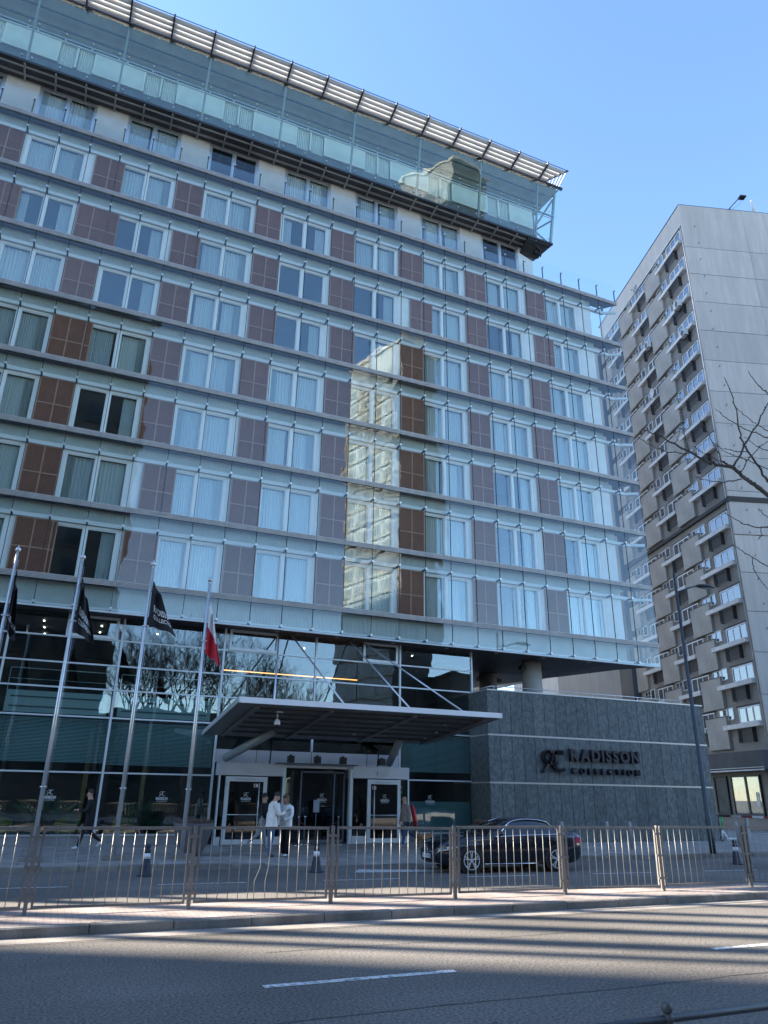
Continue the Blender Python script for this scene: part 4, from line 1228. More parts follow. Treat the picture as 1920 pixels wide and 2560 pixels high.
def ac(s, z, label):
    t = thing('air_conditioner', label, 'air conditioner', on_tower(s, 0.30, z), TA, group='air conditioners on the apartment block')
    MB().box(-0.42, 0.42, 0.05, 0.38, 0, 0.58).build('casing', m_acw, t)
    b = MB().disc((-0.1, 0.385, 0.29), 0.0, 0.24, 'y', 16, 1)
    for r_ in (0.24, 0.16, 0.08):
        b.tube([(-0.1 + r_ * math.cos(R(a)), 0.395, 0.29 + r_ * math.sin(R(a))) for a in range(0, 361, 30)], 0.008, 4, 0)
    b.build('fan_grille', [m_acw, m_grille], t)
    MB().bar((-0.35, -0.3, -0.03), (-0.35, 0.4, -0.03), 0.03, 0.04).bar((0.35, -0.3, -0.03), (0.35, 0.4, -0.03), 0.03, 0.04).build('bracket', m_grille, t)
ac(1.7, LEV[2] - 0.55, 'upper white air conditioner beside the corner windows of the apartment block')
ac(1.5, LEV[3] - 0.75, 'lower white air conditioner beside the corner windows of the apartment block')
ac(7.4, LEV[2] - 0.75, 'white air conditioner in the middle window column of the apartment block')
fl = thing('roof_floodlight', 'floodlight on a slanting arm at the edge of the apartment roof', 'floodlight', on_tower(-0.1, -4.2, TZ), TA)
MB().tube([(0, 0, -0.3), (-0.1, -1.5, 1.45)], [0.05, 0.04], 6).build('arm', m_grille, fl)
MB().box(-0.3, 0.15, -2.0, -1.45, 1.42, 1.56).build('lamp_head', m_grille, fl)
MB().tube([(-0.1, -1.55, 1.4), (-0.1, -1.4, 0.7), (-0.05, -0.7, 0.15), (0.0, -0.1, 0.0)], 0.012, 4).build('cable', m_grille, fl)
pi = thing('roof_pipe', 'pale vent pipe on the roof of the apartment block', 'pipe', on_tower(0.6, -7.4, TZ + 0.1), TA)
MB().tube([(0, 0, 0), (0.05, 0, 2.0)], 0.11, 10).build('pipe', m_ledge, pi)

# ------------------------------------------------------------------ buildings across the street, seen mirrored in the hotel glass
def plain_block(name, label, loc, rz, sx, sy, h, m_wall, m_win, fl_h, bays, win, faces, group=None, ledge=None):
    """box with corner at loc, local x,y extents sx, sy (may be negative), with separate windows"""
    t = thing(name, label, 'building', loc, rz, group)
    x0, x1 = min(0, sx), max(0, sx); y0, y1 = min(0, sy), max(0, sy)
    MB().box(x0, x1, y0, y1, 0, h).build('wall', m_wall, t)
    MB().box(x0 - 0.15, x1 + 0.15, y0 - 0.15, y1 + 0.15, h, h + 0.35).build('roof', m_wall, t)
    nf = int((h - 3) / fl_h)
    for face in faces:
        L = abs(sx) if face in ('y+', 'y-') else abs(sy)
        nb = bays[face]; st = L / nb; ww, wh = win
        if face == 'y+': me = MB().box(0, ww, 0, 0.05, 0, wh, 0).box(-0.1, 0, 0, 0.1, -0.1, wh + 0.1, 1).box(ww, ww + 0.1, 0, 0.1, -0.1, wh + 0.1, 1).box(-0.2, ww + 0.2, 0, 0.25, -0.25, -0.1, 1).mesh('window', [m_win, ledge or m_ledge])
        else: me = MB().box(-0.05, 0, 0, ww, 0, wh, 0).box(-0.1, 0, -0.1, 0, -0.1, wh + 0.1, 1).box(-0.1, 0, ww, ww + 0.1, -0.1, wh + 0.1, 1).box(-0.25, 0, -0.2, ww + 0.2, -0.25, -0.1, 1).mesh('window', [m_win, ledge or m_ledge])
        for f in range(nf):
            for b_ in range(nb):
                off = (st - ww) / 2 + b_ * st
                z = 3.6 + f * fl_h
                if face == 'y+': link('window', me, t, (x0 + off, y1, z))
                else: link('window', me, t, (x0, y0 + off, z))
    return t
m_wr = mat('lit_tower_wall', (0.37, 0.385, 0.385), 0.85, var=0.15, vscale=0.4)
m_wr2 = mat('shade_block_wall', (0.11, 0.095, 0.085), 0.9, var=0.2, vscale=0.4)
m_wg = mat('far_window', (0.20, 0.22, 0.22), 0.2)
m_wg2 = mat('dark_window', (0.03, 0.035, 0.04), 0.3)
t1 = plain_block('apartment_tower', 'sunlit pale apartment tower reflected in the middle of the hotel glass', (38.96, -28.08, 0), R(73.15) + math.pi, 0.0, 0.0, 1, m_wr, m_wg, 2.8, {}, (1, 1), ())
for c in list(t1.children):
    bpy.data.objects.remove(c)
# local +x runs away along the sunlit face, local +y is its street face side, darkened in colour for shade
def t1b(b, name, m): return b.build(name, m, t1)
m_wdk = mat('tower_painted_shade', (0.05, 0.045, 0.042), 0.6)  # shade of the street face put into its colour
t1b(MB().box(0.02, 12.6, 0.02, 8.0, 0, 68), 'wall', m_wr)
t1b(MB().box(-0.01, 0.02, 0.02, 8.0, 0, 68), 'shade_coloured_face', m_wdk)
t1b(MB().box(-0.3, 12.9, -0.3, 8.3, 68, 68.5), 'roof', m_ledge)
wme = MB().box(0, 2.2, -0.03, 0.01, 0, 1.5).mesh('window', m_wg)
lme = MB().box(0, 12.6, -0.25, 0.02, 0, 0.5).mesh('ledge', mat('tan_ledge', (0.33, 0.33, 0.30), 0.8))
for f in range(22):
    for b_ in range(4):
        link('window', wme, t1, (0.5 + b_ * 3.05 + (0.3 if f % 2 else 0), 0, 3.4 + 2.8 * f))
    link('ledge', lme, t1, (0, 0, 2.8 + 2.8 * f))
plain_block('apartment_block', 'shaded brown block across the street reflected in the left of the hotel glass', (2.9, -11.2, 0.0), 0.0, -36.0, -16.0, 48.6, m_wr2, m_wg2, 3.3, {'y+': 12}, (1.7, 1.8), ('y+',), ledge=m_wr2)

# low street front and hedge line behind the camera
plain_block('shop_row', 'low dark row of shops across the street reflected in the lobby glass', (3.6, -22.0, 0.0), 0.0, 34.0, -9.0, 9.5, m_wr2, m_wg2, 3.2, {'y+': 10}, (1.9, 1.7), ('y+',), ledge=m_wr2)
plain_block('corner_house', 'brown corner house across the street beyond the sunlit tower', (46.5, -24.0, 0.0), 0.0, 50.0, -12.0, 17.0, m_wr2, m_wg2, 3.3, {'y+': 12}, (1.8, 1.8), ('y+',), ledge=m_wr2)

# unseen blocks added outside the frame to shade the street and tower
m_nb = mat('sun_blocker_wall', (0.30, 0.28, 0.26), 0.9, var=0.12, vscale=0.2)
plain_block('low_sun_blocker', 'unseen low block added left of the hotel to shade the far road', (-29.0, 29.5, 0), 0.0, 17.6, 14.0, 13.75, m_nb, m_wg, 3.3, {}, (1.5, 1.6), ())
plain_block('sun_blocker', 'unseen tall slab added far to the left to shade the near road', (-80.0, 58.6, 0), R(60.0), -42.0, 18.0, 112.0, m_nb, m_wg, 3.4, {}, (1.5, 1.6), ())
plain_block('sun_blocker', 'unseen tall slab added behind the hotel to keep sun off the apartment block', (-52.0, 88.0, 0), R(60.0), 70.0, 18.0, 118.0, m_nb, m_wg, 3.4, {}, (1.5, 1.6), ())
for i, (c, w, h) in enumerate(((13.4, 0.40, 13.0), (14.35, 0.60, 13.0), (15.8, 0.55, 12.5), (17.1, 0.50, 12.5), (18.3, 0.40, 12.0), (20.0, 0.4, 12.0))):  # unseen masts added to cast the shadow bands across the road
    x = (c - 30.2) / 0.577
    t = thing('shadow_mast', 'unseen mast added on the low block to cast a shadow band, %s' % ('farthest from the hotel', 'second farthest from the hotel', 'third farthest from the hotel', 'third nearest to the hotel', 'second nearest to the hotel', 'nearest to the hotel')[i], 'shadow caster', (x, 30.2, 14.1), R(-30), group='masts added to cast shadow bands on the road')
    MB().box(-w / 2, w / 2, -w / 2, w / 2, 0, h).build('shaft', m_nb, t)
    MB().box(-w / 2 - 0.1, w / 2 + 0.1, -w / 2 - 0.1, w / 2 + 0.1, h, h + 0.12).build('cap', m_nb, t)

# ------------------------------------------------------------------ trees (leafless)
m_bark = mat('bark', (0.115, 0.092, 0.075), 0.9, var=0.3, vscale=6, bump=0.4, bscale=25)
def grow(b, p, d, ln, r, lev, rr, spread=0.5, up=0.15):
    n = 3; pts = [p]; rad = [r]
    dd = d.copy()
    for i in range(n):
        dd = (dd + Vector((rr.gauss(0, 0.10), rr.gauss(0, 0.10), rr.gauss(0, 0.06) + up * 0.25))).normalized()
        pts.append(pts[-1] + dd * ln / n); rad.append(max(0.009, r * (1 - 0.30 * (i + 1) / n)))
    b.tube(pts, rad, 7 if lev > 3 else (5 if lev > 1 else 3), 0, True, False)
    if lev == 0:
        return
    kids = 3 if lev > 2 else 2
    for i in range(kids):
        t = rr.uniform(0.55, 1.0) if i else 1.0
        q = pts[-1] if i == 0 else pts[1].lerp(pts[-1], t)
        ax = Vector((rr.gauss(0, 1), rr.gauss(0, 1), rr.gauss(0, 0.4))).normalized()
        nd = (dd + ax * spread * rr.uniform(0.7, 1.35)).normalized()
        grow(b, q, nd, ln * rr.uniform(0.62, 0.84), max(0.010, rad[-1] * (0.95 if i == 0 else 0.74)), lev - 1, rr, spread, up)
def bare_tree(x, y, z, h, seed, label, lev=6, r=0.20):
    t = thing('bare_tree', label, 'tree', (x, y, z), group='leafless street trees')
    rr = random.Random(seed)
    MB().tube([(0, 0, -0.05), (0.02, 0.03, h * 0.12), (0.05, -0.02, h * 0.26)], [r * 1.25, r, r * 0.85], 9).build('trunk', m_bark, t)
    c = MB()
    for i in range(4):
        a = i * 1.57 + rr.uniform(-0.4, 0.4)
        grow(c, Vector((0.05, -0.02, h * 0.25)), Vector((math.cos(a) * 0.5, math.sin(a) * 0.5, 1)).normalized(), h * 0.24, r * 0.6, lev - 1, rr)
    c.build('crown', m_bark, t)
for tx, ty, th, sd_, lb in ((4.2, -7.5, 16, 3, 'left of the canopy'), (7.4, -8.8, 15, 11, 'behind the white and red flag'), (10.6, -8.0, 17, 5, 'above the canopy'), (14.6, -8.8, 15, 8, 'beside the tower'), (19.5, -8.5, 14, 21, 'right of the tower')):
    bare_tree(tx, ty, 0.12, th, sd_, 'leafless tree across the street mirrored in the lobby glass ' + lb, 7, 0.22)
# tree whose branches reach in from the right edge
def ray_dir(px, py):
    return (px - 960) / F_PX * rgt - (py - 1280) / F_PX * upv + fwd
def at_dist(px, py, D):
    d = ray_dir(px, py); return CAM + d * (D / math.hypot(d.x, d.y))
TR = Vector((8.9, 4.4, 0.12))
rt = thing('bare_tree', 'leafless tree with knobbly twigs reaching in from the right edge', 'tree', TR, group='leafless street trees')
MB().tube([(0, 0, -0.05), (0.03, 0.02, 1.5), (-0.02, 0.1, 3.2), (0.0, 0.25, 4.6), (0.1, 0.5, 7.5)], [0.19, 0.15, 0.13, 0.11, 0.06], 10).build('trunk', m_bark, rt)
S_ = 360 / 1327
BR = [
 ([(1700, 1640), (1500, 1540), (1327, 1430), (1200, 1340), (1080, 1250), (1000, 1170), (880, 1160), (760, 1115), (620, 1040), (500, 985), (380, 910), (270, 860), (165, 815)], 10.2, 9.3, 0.050, 0.008),
 ([(1560, 1560), (1327, 1300), (1240, 1170), (1115, 985), (1060, 830), (1030, 650), (985, 500), (925, 340)], 10.4, 10.0, 0.030, 0.007),
 ([(1010, 1170), (1110, 980), (1200, 830), (1260, 700), (1327, 590), (1420, 430)], 9.9, 10.3, 0.024, 0.010),
 ([(1140, 290), (1240, 420), (1327, 500), (1480, 640)], 10.6, 10.8, 0.008, 0.018),
 ([(835, 630), (940, 720), (1060, 790), (1180, 850), (1327, 900), (1500, 960)], 10.0, 10.6, 0.006, 0.014),
 ([(1035, 620), (1130, 710), (1240, 790), (1327, 840), (1460, 900)], 10.1, 10.5, 0.006, 0.012),
 ([(610, 1035), (570, 930), (545, 800), (535, 680), (518, 610)], 9.6, 9.7, 0.012, 0.006),
 ([(600, 1045), (430, 1040), (330, 1010), (230, 965), (130, 900)], 9.6, 9.4, 0.010, 0.005),
 ([(980, 1165), (900, 1120), (870, 1040), (800, 910), (740, 800), (680, 690)], 9.9, 9.7, 0.012, 0.005),
 ([(1085, 1280), (1000, 1300), (930, 1310), (800, 1300), (650, 1260)], 9.9, 9.6, 0.012, 0.005),
 ([(1500, 1740), (1327, 1730), (1230, 1730), (1110, 1695), (1010, 1640), (920, 1590)], 10.5, 10.0, 0.014, 0.005),
 ([(1500, 2180), (1327, 2090), (1180, 2000), (1060, 1930), (1000, 1880)], 10.6, 10.2, 0.012, 0.005),
 ([(1140, 1035), (1000, 1025), (880, 990), (820, 940)], 10.2, 10.0, 0.010, 0.005),
 ([(1070, 1225), (1160, 1080), (1240, 1000), (1327, 930), (1440, 850)], 9.95, 10.3, 0.012, 0.006),
 ([(1270, 1730), (1265, 1800), (1230, 1845)], 10.2, 10.2, 0.008, 0.005),
 ([(1180, 2000), (1190, 2090), (1215, 2150), (1327, 2300)], 10.3, 10.4, 0.009, 0.006),
 ([(470, 965), (500, 880), (520, 800)], 9.5, 9.5, 0.007, 0.004),
 ([(620, 980), (760, 1050), (900, 1120), (990, 1170)], 9.7, 9.9, 0.006, 0.012),
 ([(1327, 1640), (1270, 1590), (1235, 1555)], 10.3, 10.2, 0.008, 0.004),
 ([(900, 1010), (1010, 1060), (1150, 1110), (1327, 1190)], 10.0, 10.3, 0.006, 0.010),
 ([(1110, 895), (1220, 980), (1330, 1020), (1450, 1060)], 10.1, 10.3, 0.005, 0.010),
]
bb = MB(); knob = MB()
rr = random.Random(4)
for pts, d0, d1, r0, r1 in BR:
    P = []
    for i, (x, y) in enumerate(pts):
        t = i / (len(pts) - 1)
        P.append(at_dist(1560 + x * S_, 850 + y * S_, d0 + (d1 - d0) * t) - TR)
    Q = []
    for i in range(len(P) - 1):
        for q in range(4):
            w = q / 4
            Q.append(P[i].lerp(P[i + 1], w) + Vector((rr.gauss(0, 0.006), rr.gauss(0, 0.006), rr.gauss(0, 0.006))))
    Q.append(P[-1])
    rad = [r0 + (r1 - r0) * i / (len(Q) - 1) for i in range(len(Q))]
    rad = [0.62 * q_ for q_ in rad]
    bb.tube(Q, rad, 6)
    for i in range(2, len(Q) - 1):
        if rad[i] < 0.03:
            knob.ball(tuple(Q[i] + Vector((rr.gauss(0, 0.004), rr.gauss(0, 0.004), rad[i] * 0.8))), rad[i] * 0.7 + 0.005, 5)
    if len(pts) >= 8 or pts[0][0] >= 1500:
        bb.tube([P[0], P[0].lerp(Vector((0, 0.2, max(1.8, P[0].z - 0.9))), 0.5), Vector((0, 0.22, min(P[0].z - 0.3, 6.5)))], [r0 * 0.62, r0 * 0.8, r0], 6)
bb.build('branches', m_bark, rt)
tag(knob.build('buds', m_bark, rt), kind='stuff')

# ------------------------------------------------------------------ pedestrian fence on the median
m_fence = mat('fence_paint', (0.20, 0.193, 0.185), 0.5, metal=0.35, var=0.12, vscale=5, fine=0.1, fscale=40)
m_bar = mat('fence_bar_steel', (0.25, 0.238, 0.22), 0.4, metal=0.5, var=0.1, vscale=8)
def fence_y(x): return 14.24 - 0.024 * x
fence = thing('pedestrian_fence', 'grey steel railing with vertical bars running along the median', 'fence', (0, 14.24, 0.13))
FO = Vector((0, 14.24, 0.13))
pme = {}
for i in range(-1, 7):
    x0 = -0.08 + 2.555 * i
    xa, xb = x0 + 0.075, x0 + 2.555 - 0.075
    ang = math.atan2(fence_y(xb) - fence_y(xa), xb - xa)
    W = xb - xa
    t = MB().box(0, W, -0.02, 0.02, 1.252, 1.300).box(0, W, -0.02, 0.02, 0.09, 0.13).box(0, 0.036, -0.02, 0.02, 0.13, 1.252).box(W - 0.036, W, -0.02, 0.02, 0.13, 1.252).build('panel', m_fence, fence, Vector((xa, fence_y(xa), 0.13)) - FO, ang)
    t.rotation_euler = (R(random.gauss(0, 0.5)), R(random.gauss(0, 0.25)), ang)
    if 'bar' not in pme:
        pme['bar'] = MB().tube([(0, 0, 0.13), (0, 0, 1.25)], 0.007, 6).mesh('bar', m_bar)
    nb = 12
    for k in range(nb):
        x = 0.045 + (W - 0.09) * (k + 1) / (nb + 1)
        if i == 1 and k in (5, 6):
            bx_ = -0.07 if k == 5 else -0.05
            MB().tube([(x, 0, 1.25), (x + 0.01, 0, 0.95), (x + 0.02 if k == 5 else x - 0.01, 0.01, 0.62), (x + bx_, 0.02, 0.40), (x + bx_ * 0.9, 0, 0.13)], 0.007, 6).build('bar', m_bar, t)
        else:
            link('bar', pme['bar'], t, (x, 0, 0))
for i in range(-1, 7):
    x0 = -0.08 + 2.555 * i
    t = MB().box(-0.031, 0.031, -0.03, 0.03, -0.02, 1.31).build('post', m_fence, fence, Vector((x0, fence_y(x0), 0.13)) - FO)
    for z in (0.25, 0.70, 1.14):
        MB().box(-0.12, 0.12, -0.042, -0.031, z - 0.022, z + 0.022).tube([(-0.10, -0.055, z), (-0.10, -0.04, z)], 0.014, 6).tube([(0.10, -0.055, z), (0.10, -0.04, z)], 0.014, 6).build('clamp', m_fence, t)

# low rail with ball-topped posts in the foreground
m_near = mat('near_rail_paint', (0.05, 0.052, 0.06), 0.45, metal=0.2, var=0.2, vscale=10, fine=0.2, fscale=60)
m_cast = mat('cast_post_paint', (0.10, 0.095, 0.085), 0.55, metal=0.2, var=0.25, vscale=14, bump=0.3, bscale=60)
nl = ['left of the frame edge', 'with only its ball showing at the bottom edge', 'in the bottom right corner', 'right of the frame']
for i, x in enumerate((1.48, 2.98, 4.46, 5.96)):
    if i in (0, 3):
        continue
    t = thing('ball_top_post', 'short dark post with ball top ' + nl[i], 'bollard', (x, 5.0, 0.12), group='ball topped posts of the low rail')
    MB().lathe((0, 0, 0), [(0.05, 0), (0.038, 0.02), (0.036, 0.355), (0.044, 0.36), (0.044, 0.385), (0.03, 0.392), (0.024, 0.40)], 14).build('shaft', m_cast, t)
    MB().ball((0, 0, 0.435), 0.042, 14).build('ball', m_cast, t)
t = thing('low_rail', 'thin dark horizontal rail across the bottom right corner', 'rail', (3.7, 5.0, 0.12))
MB().tube([(-4.2, 0, 0.365), (4.2, 0, 0.365)], 0.027, 10).build('tube', m_near, t)

# ------------------------------------------------------------------ flagpoles and flags
m_pole = mat('flagpole_aluminium', (0.62, 0.62, 0.62), 0.3, metal=0.6, var=0.1, vscale=3)
m_flagk = mat('black_flag', (0.012, 0.012, 0.016), 0.8)
m_flagw = mat('white_cloth', (0.75, 0.74, 0.74), 0.85)
m_flagr = mat('red_cloth', (0.50, 0.012, 0.03), 0.8)
FP = [(-2.07, 9.0, 'leftmost'), (-0.20, 9.02, 'second from the left'), (1.95, 9.08, 'third from the left'), (3.84, 8.78, 'bearing the white and red flag')]
for x, h, w in FP:
    t = thing('flagpole', 'tall silver flagpole in front of the lobby, ' + w, 'flagpole', (x, 24.0, 0.17), group='flagpoles in front of the hotel')
    MB().tube([(0, 0, 0), (0, 0, h * 0.45), (0, 0, h - 0.42)], [0.062, 0.055, 0.042], 12).build('shaft', m_pole, t)
    MB().lathe((0, 0, h - 0.42), [(0.045, 0), (0.03, 0.03), (0.03, 0.06), (0.07, 0.08), (0.085, 0.13), (0.07, 0.18), (0.03, 0.205), (0.012, 0.25), (0.0, 0.29)], 12).build('finial', m_pole, t)
    MB().box(-0.30, 0.30, -0.28, 0.28, 0.0, 0.12).build('base', m_kerb, t)
    MB().tube([(0.075, -0.02, h - 0.6), (0.08, -0.03, h * 0.5), (0.075, -0.02, 1.3)], 0.006, 4).tube([(-0.09, -0.03, 1.9), (0.09, -0.05, 1.9)], 0.02, 6).tube([(-0.09, -0.03, h - 2.35), (0.12, -0.05, h - 2.35)], 0.02, 6).build('halyard', m_pole, t)
def flag(label, x, ztop, width, height, seed, lean, mats, wr, txt=None):
    """limp flag: hoist along the pole, cloth folded and falling; returns the deformation"""
    t = thing('flag', label, 'flag', (x, 24.0, ztop), group='flags on the flagpoles')
    r_ = random.Random(seed); p1, p2 = r_.uniform(0, 6), r_.uniform(0, 6)
    def fn(u, v):                 # u along the fly 0..1, v down the hoist 0..1
        spreadv = u * width * lean * (0.35 + 0.65 * v)
        drop = u * (height * 0.42) * (1.0 - 0.25 * v) + v * height * (1 - 0.10 * u)
        fold = 0.13 * u ** 0.6 * math.sin(u * 10.5 + p1 + v * 1.4) + 0.05 * math.sin(u * 19 + p2 - v * 2) * u
        return Vector((0.07 + spreadv + 0.05 * math.sin(u * 9 + p2) * u, -0.03 - abs(0.06 * u) + fold, -drop))
    b = MB()
    nu, nv = 40, 20
    if isinstance(mats, list):
        b.grid(lambda u, v: fn(u, v * 0.5), nu, nv, 0); b.grid(lambda u, v: fn(u, 0.5 + v * 0.5), nu, nv, 1)
        o = b.build('cloth', mats, t)
    else:
        b.grid(fn, nu, nv); o = b.build('cloth', mats, t)
    if txt:
        for s_, u0, u1, v0, v1 in txt:
            me = text_mesh(s_, 1.0, 0.0, 0.015)
            bm = bmesh.new(); bm.from_mesh(me)
            bmesh.ops.subdivide_edges(bm, edges=[e for e in bm.edges if e.calc_length() > 0.3], cuts=2)
            bm.to_mesh(me); bm.free()
            xs = [v.co.x for v in me.vertices]; ys = [v.co.y for v in me.vertices]
            ax, bx, ay, by = min(xs), max(xs), min(ys), max(ys)
            for v in me.vertices:
                u = u0 + (u1 - u0) * (v.co.x - ax) / (bx - ax); w = v1 + (v0 - v1) * (v.co.y - ay) / (by - ay)
                p = fn(u, w); e1 = fn(u + 0.01, w) - p; e2 = fn(u, w + 0.01) - p
                nrm = e1.cross(e2).normalized()
                if nrm.y > 0: nrm = -nrm
                v.co = p + nrm * 0.012
            me.materials.clear(); me.materials.append(m_print)
            link('flag_lettering', me, t)
    return t
FT = [('RADISSON', 0.18, 0.92, 0.50, 0.66), ('COLLECTION', 0.18, 0.92, 0.72, 0.82)]
flag('black flag hanging furled at the left edge', -2.07, 8.35, 1.6, 1.9, 2, 0.20, m_flagk, 0, [('COLLECTION', 0.1, 0.95, 0.72, 0.82)])
flag('black flag with white lettering hanging in narrow folds', -0.20, 8.30, 1.9, 1.75, 5, 0.34, m_flagk, 0, FT)
flag('black flag with white lettering blown out widest to the right', 1.95, 8.40, 1.9, 1.45, 9, 0.52, m_flagk, 0, FT)
flag('white and red national flag hanging from its pole', 3.84, 7.95, 1.6, 1.75, 12, 0.33, [m_flagw, m_flagr], 0)

# ------------------------------------------------------------------ planters, bollards, rope barrier
m_plant = mat('planter_grey', (0.13, 0.128, 0.135), 0.5, var=0.12, vscale=3)
m_dry = mat('dry_heather', (0.16, 0.085, 0.08), 0.9, var=0.4, vscale=9)
m_dry2 = mat('dry_stem', (0.20, 0.17, 0.11), 0.9, var=0.3, vscale=9)
def planting(t, w, d, z, n, seed, h):
    r_ = random.Random(seed); b = MB()
    for i in range(n):
        a = r_.uniform(0, 6.28); q = math.sqrt(r_.random())
        p = Vector((math.cos(a) * q * w, math.sin(a) * q * d, z))
        dv = Vector((r_.gauss(0, 0.35), r_.gauss(0, 0.35), 1)).normalized() * h * r_.uniform(0.5, 1.1)
        s_ = Vector((r_.gauss(0, 1), r_.gauss(0, 1), 0)).normalized() * 0.009
        k = len(b.v); b.v += [tuple(p - s_ * 0.4), tuple(p + s_ * 0.4), tuple(p + dv + s_), tuple(p + dv * 1.05 - s_)]
        b.face((k, k + 1, k + 2, k + 3), r_.randrange(2))
    tag(b.build('heather', [m_dry, m_dry2], t), kind='stuff')
pl = thing('planter', 'large dark round planter with dry heather beside the entrance', 'planter', (4.27, 24.9, 0.17))
MB().lathe((0, 0, 0), [(0.28, 0), (0.34, 0.10), (0.46, 0.36), (0.56, 0.66), (0.62, 0.90), (0.62, 0.93), (0.57, 0.93), (0.54, 0.84), (0.0, 0.82)], 28).build('pot', m_plant, pl)
planting(pl, 0.5, 0.5, 0.82, 1400, 3, 0.22)
pl2 = thing('planter', 'low planter with dry heather behind the black car', 'planter', (16.75, 28.4, 0.17))
MB().lathe((0, 0, 0), [(0.30, 0), (0.42, 0.3), (0.55, 0.72), (0.56, 0.75), (0.50, 0.75), (0.48, 0.68), (0, 0.66)], 24).build('pot', m_plant, pl2)
planting(pl2, 0.45, 0.45, 0.66, 1000, 8, 0.26)
m_rub = mat('bollard_rubber', (0.022, 0.026, 0.038), 0.6, var=0.1, vscale=10)
for (x, y, w) in ((2.52, 21.08, 'left of the planter'), (7.0, 20.92, 'in front of the revolving door'), (21.47, 19.96, 'near the electric scooter')):
    t = thing('road_bollard', 'small dark bollard with a white band, ' + w, 'bollard', (x, y, 0.0), group='small road bollards')
    MB().lathe((0, 0, 0), [(0.20, 0), (0.20, 0.03), (0.14, 0.05), (0.12, 0.22), (0.085, 0.40)], 14).build('foot', m_rub, t)
    MB().lathe((0, 0, 0), [(0.088, 0.40), (0.082, 0.53)], 14).build('white_band', mat('reflective_white', (0.7, 0.7, 0.7), 0.5), t)
    MB().lathe((0, 0, 0), [(0.08, 0.53), (0.08, 0.60), (0.055, 0.63), (0.055, 0.65), (0.08, 0.67), (0.08, 0.70), (0.05, 0.74), (0.0, 0.75)], 14).build('head', m_rub, t)
m_chr = mat('polished_steel', (0.6, 0.6, 0.6), 0.2, metal=0.9)
for (x, y, w) in ((8.85, 28.75, 'by the woman'), (10.45, 28.75, 'right of the revolving door'), (9.25, 29.25, 'at the revolving door')):
    t = thing('rope_post', 'slim steel rope stanchion ' + w, 'stanchion', (x, y, 0.17), group='rope stanchions at the entrance')
    MB().lathe((0, 0, 0), [(0.17, 0), (0.16, 0.03), (0.03, 0.05)], 16).build('base', m_chr, t)
    MB().tube([(0, 0, 0.04), (0, 0, 0.98)], 0.026, 10).build('post', m_walk, t)
    MB().lathe((0, 0, 0.97), [(0.04, 0), (0.045, 0.03), (0.02, 0.06), (0, 0.065)], 12).build('cap', m_chr, t)
t = thing('barrier_rope', 'dark red rope slung between the entrance stanchions', 'rope', (8.85, 28.75, 1.07))
MB().tube([(1.6 * i / 12, 0, -0.05 - 0.30 * math.sin(math.pi * i / 12)) for i in range(13)], 0.02, 8).build('rope', mat('rope_red', (0.12, 0.015, 0.02), 0.8), t)
t = thing('notice_stand', 'pale notice board on a stand at the revolving door', 'notice', (9.72, 29.35, 0.17))
MB().tube([(0, 0, 0), (0, 0, 1.15)], 0.02, 8).lathe((0, 0, 0), [(0.15, 0), (0.14, 0.02), (0.0, 0.025)], 12).build('stand', m_walk, t)
MB().box(-0.12, 0.12, -0.02, 0.0, 1.15, 1.60).build('board', mat('notice_paper', (0.30, 0.32, 0.38), 0.5), t)
t = thing('security_camera', 'dome camera hanging from the canopy underside', 'camera', tuple(can(6.55, 0.13, -0.06)))
MB().bar((0.18, 0, -0.02), (-0.05, 0, -0.02), 0.05, 0.05).tube([(0, 0, 0), (0, 0, -0.25)], 0.022, 8).build('arm', m_vest, t)
MB().lathe((0, 0, -0.25), [(0.03, 0), (0.09, -0.05), (0.105, -0.16), (0.10, -0.18)], 14).build('housing', m_fas, t)
MB().ball((0, 0, -0.43), 0.09, 12).build('dome', m_rub, t)

# ------------------------------------------------------------------ lamp post, scooter, barrier at the right
m_lamp = mat('lamp_post_paint', (0.055, 0.065, 0.075), 0.5, metal=0.3)
t = thing('street_lamp', 'tall dark street lamp leaning over the stone wall corner', 'street lamp', (22.82, 22.26, 0.15))
MB().tube([(0, 0, 0), (-0.02, 0, 1.2), (-0.03, 0, 1.22), (-0.06, 0, 10.75)], [0.115, 0.105, 0.085, 0.055], 12).build('pole', m_lamp, t)
MB().tube([(-0.06, 0, 9.9), (0.7, 0.0, 10.2), (1.15, 0.0, 10.33)], 0.035, 8).build('arm', m_lamp, t)
hd = MB()
hd.ball((1.62, 0.0, 10.36), 0.52, 14, 0, (1.0, 0.45, 0.16))
hd.build('lamp_head', m_lamp, t)
MB().ball((1.68, 0.0, 10.315), 0.36, 12, 0, (1.0, 0.40, 0.16)).build('lens', mat('lamp_lens', (0.3, 0.32, 0.33), 0.2), t)
m_green = mat('scooter_green', (0.01, 0.30, 0.035), 0.4)
m_scw = mat('scooter_white', (0.70, 0.71, 0.71), 0.4)
sc = thing('electric_scooter', 'white electric scooter with green stem parked against the stone wall', 'scooter', (29.45, 28.05, 0.17))
def wheel(b, x, r_, mi):
    b.tube([(x + r_ * math.cos(R(a)), 0, 0.12 + r_ * math.sin(R(a))) for a in range(0, 361, 20)], 0.028, 6, mi)
w1 = MB(); wheel(w1, 0.0, 0.10, 0); w1.build('wheel', m_rub, sc)
w2 = MB(); wheel(w2, 1.15, 0.10, 0); w2.build('wheel', m_rub, sc)
MB().tube([(0.0, 0, 0.12), (0.04, 0, 0.35), (0.06, 0, 0.52)], [0.05, 0.05, 0.04], 8).tube([(0.05, 0, 0.48), (0.20, 0, 0.30), (0.30, 0, 0.14)], [0.05, 0.06, 0.06], 8).build('fork', m_scw, sc)
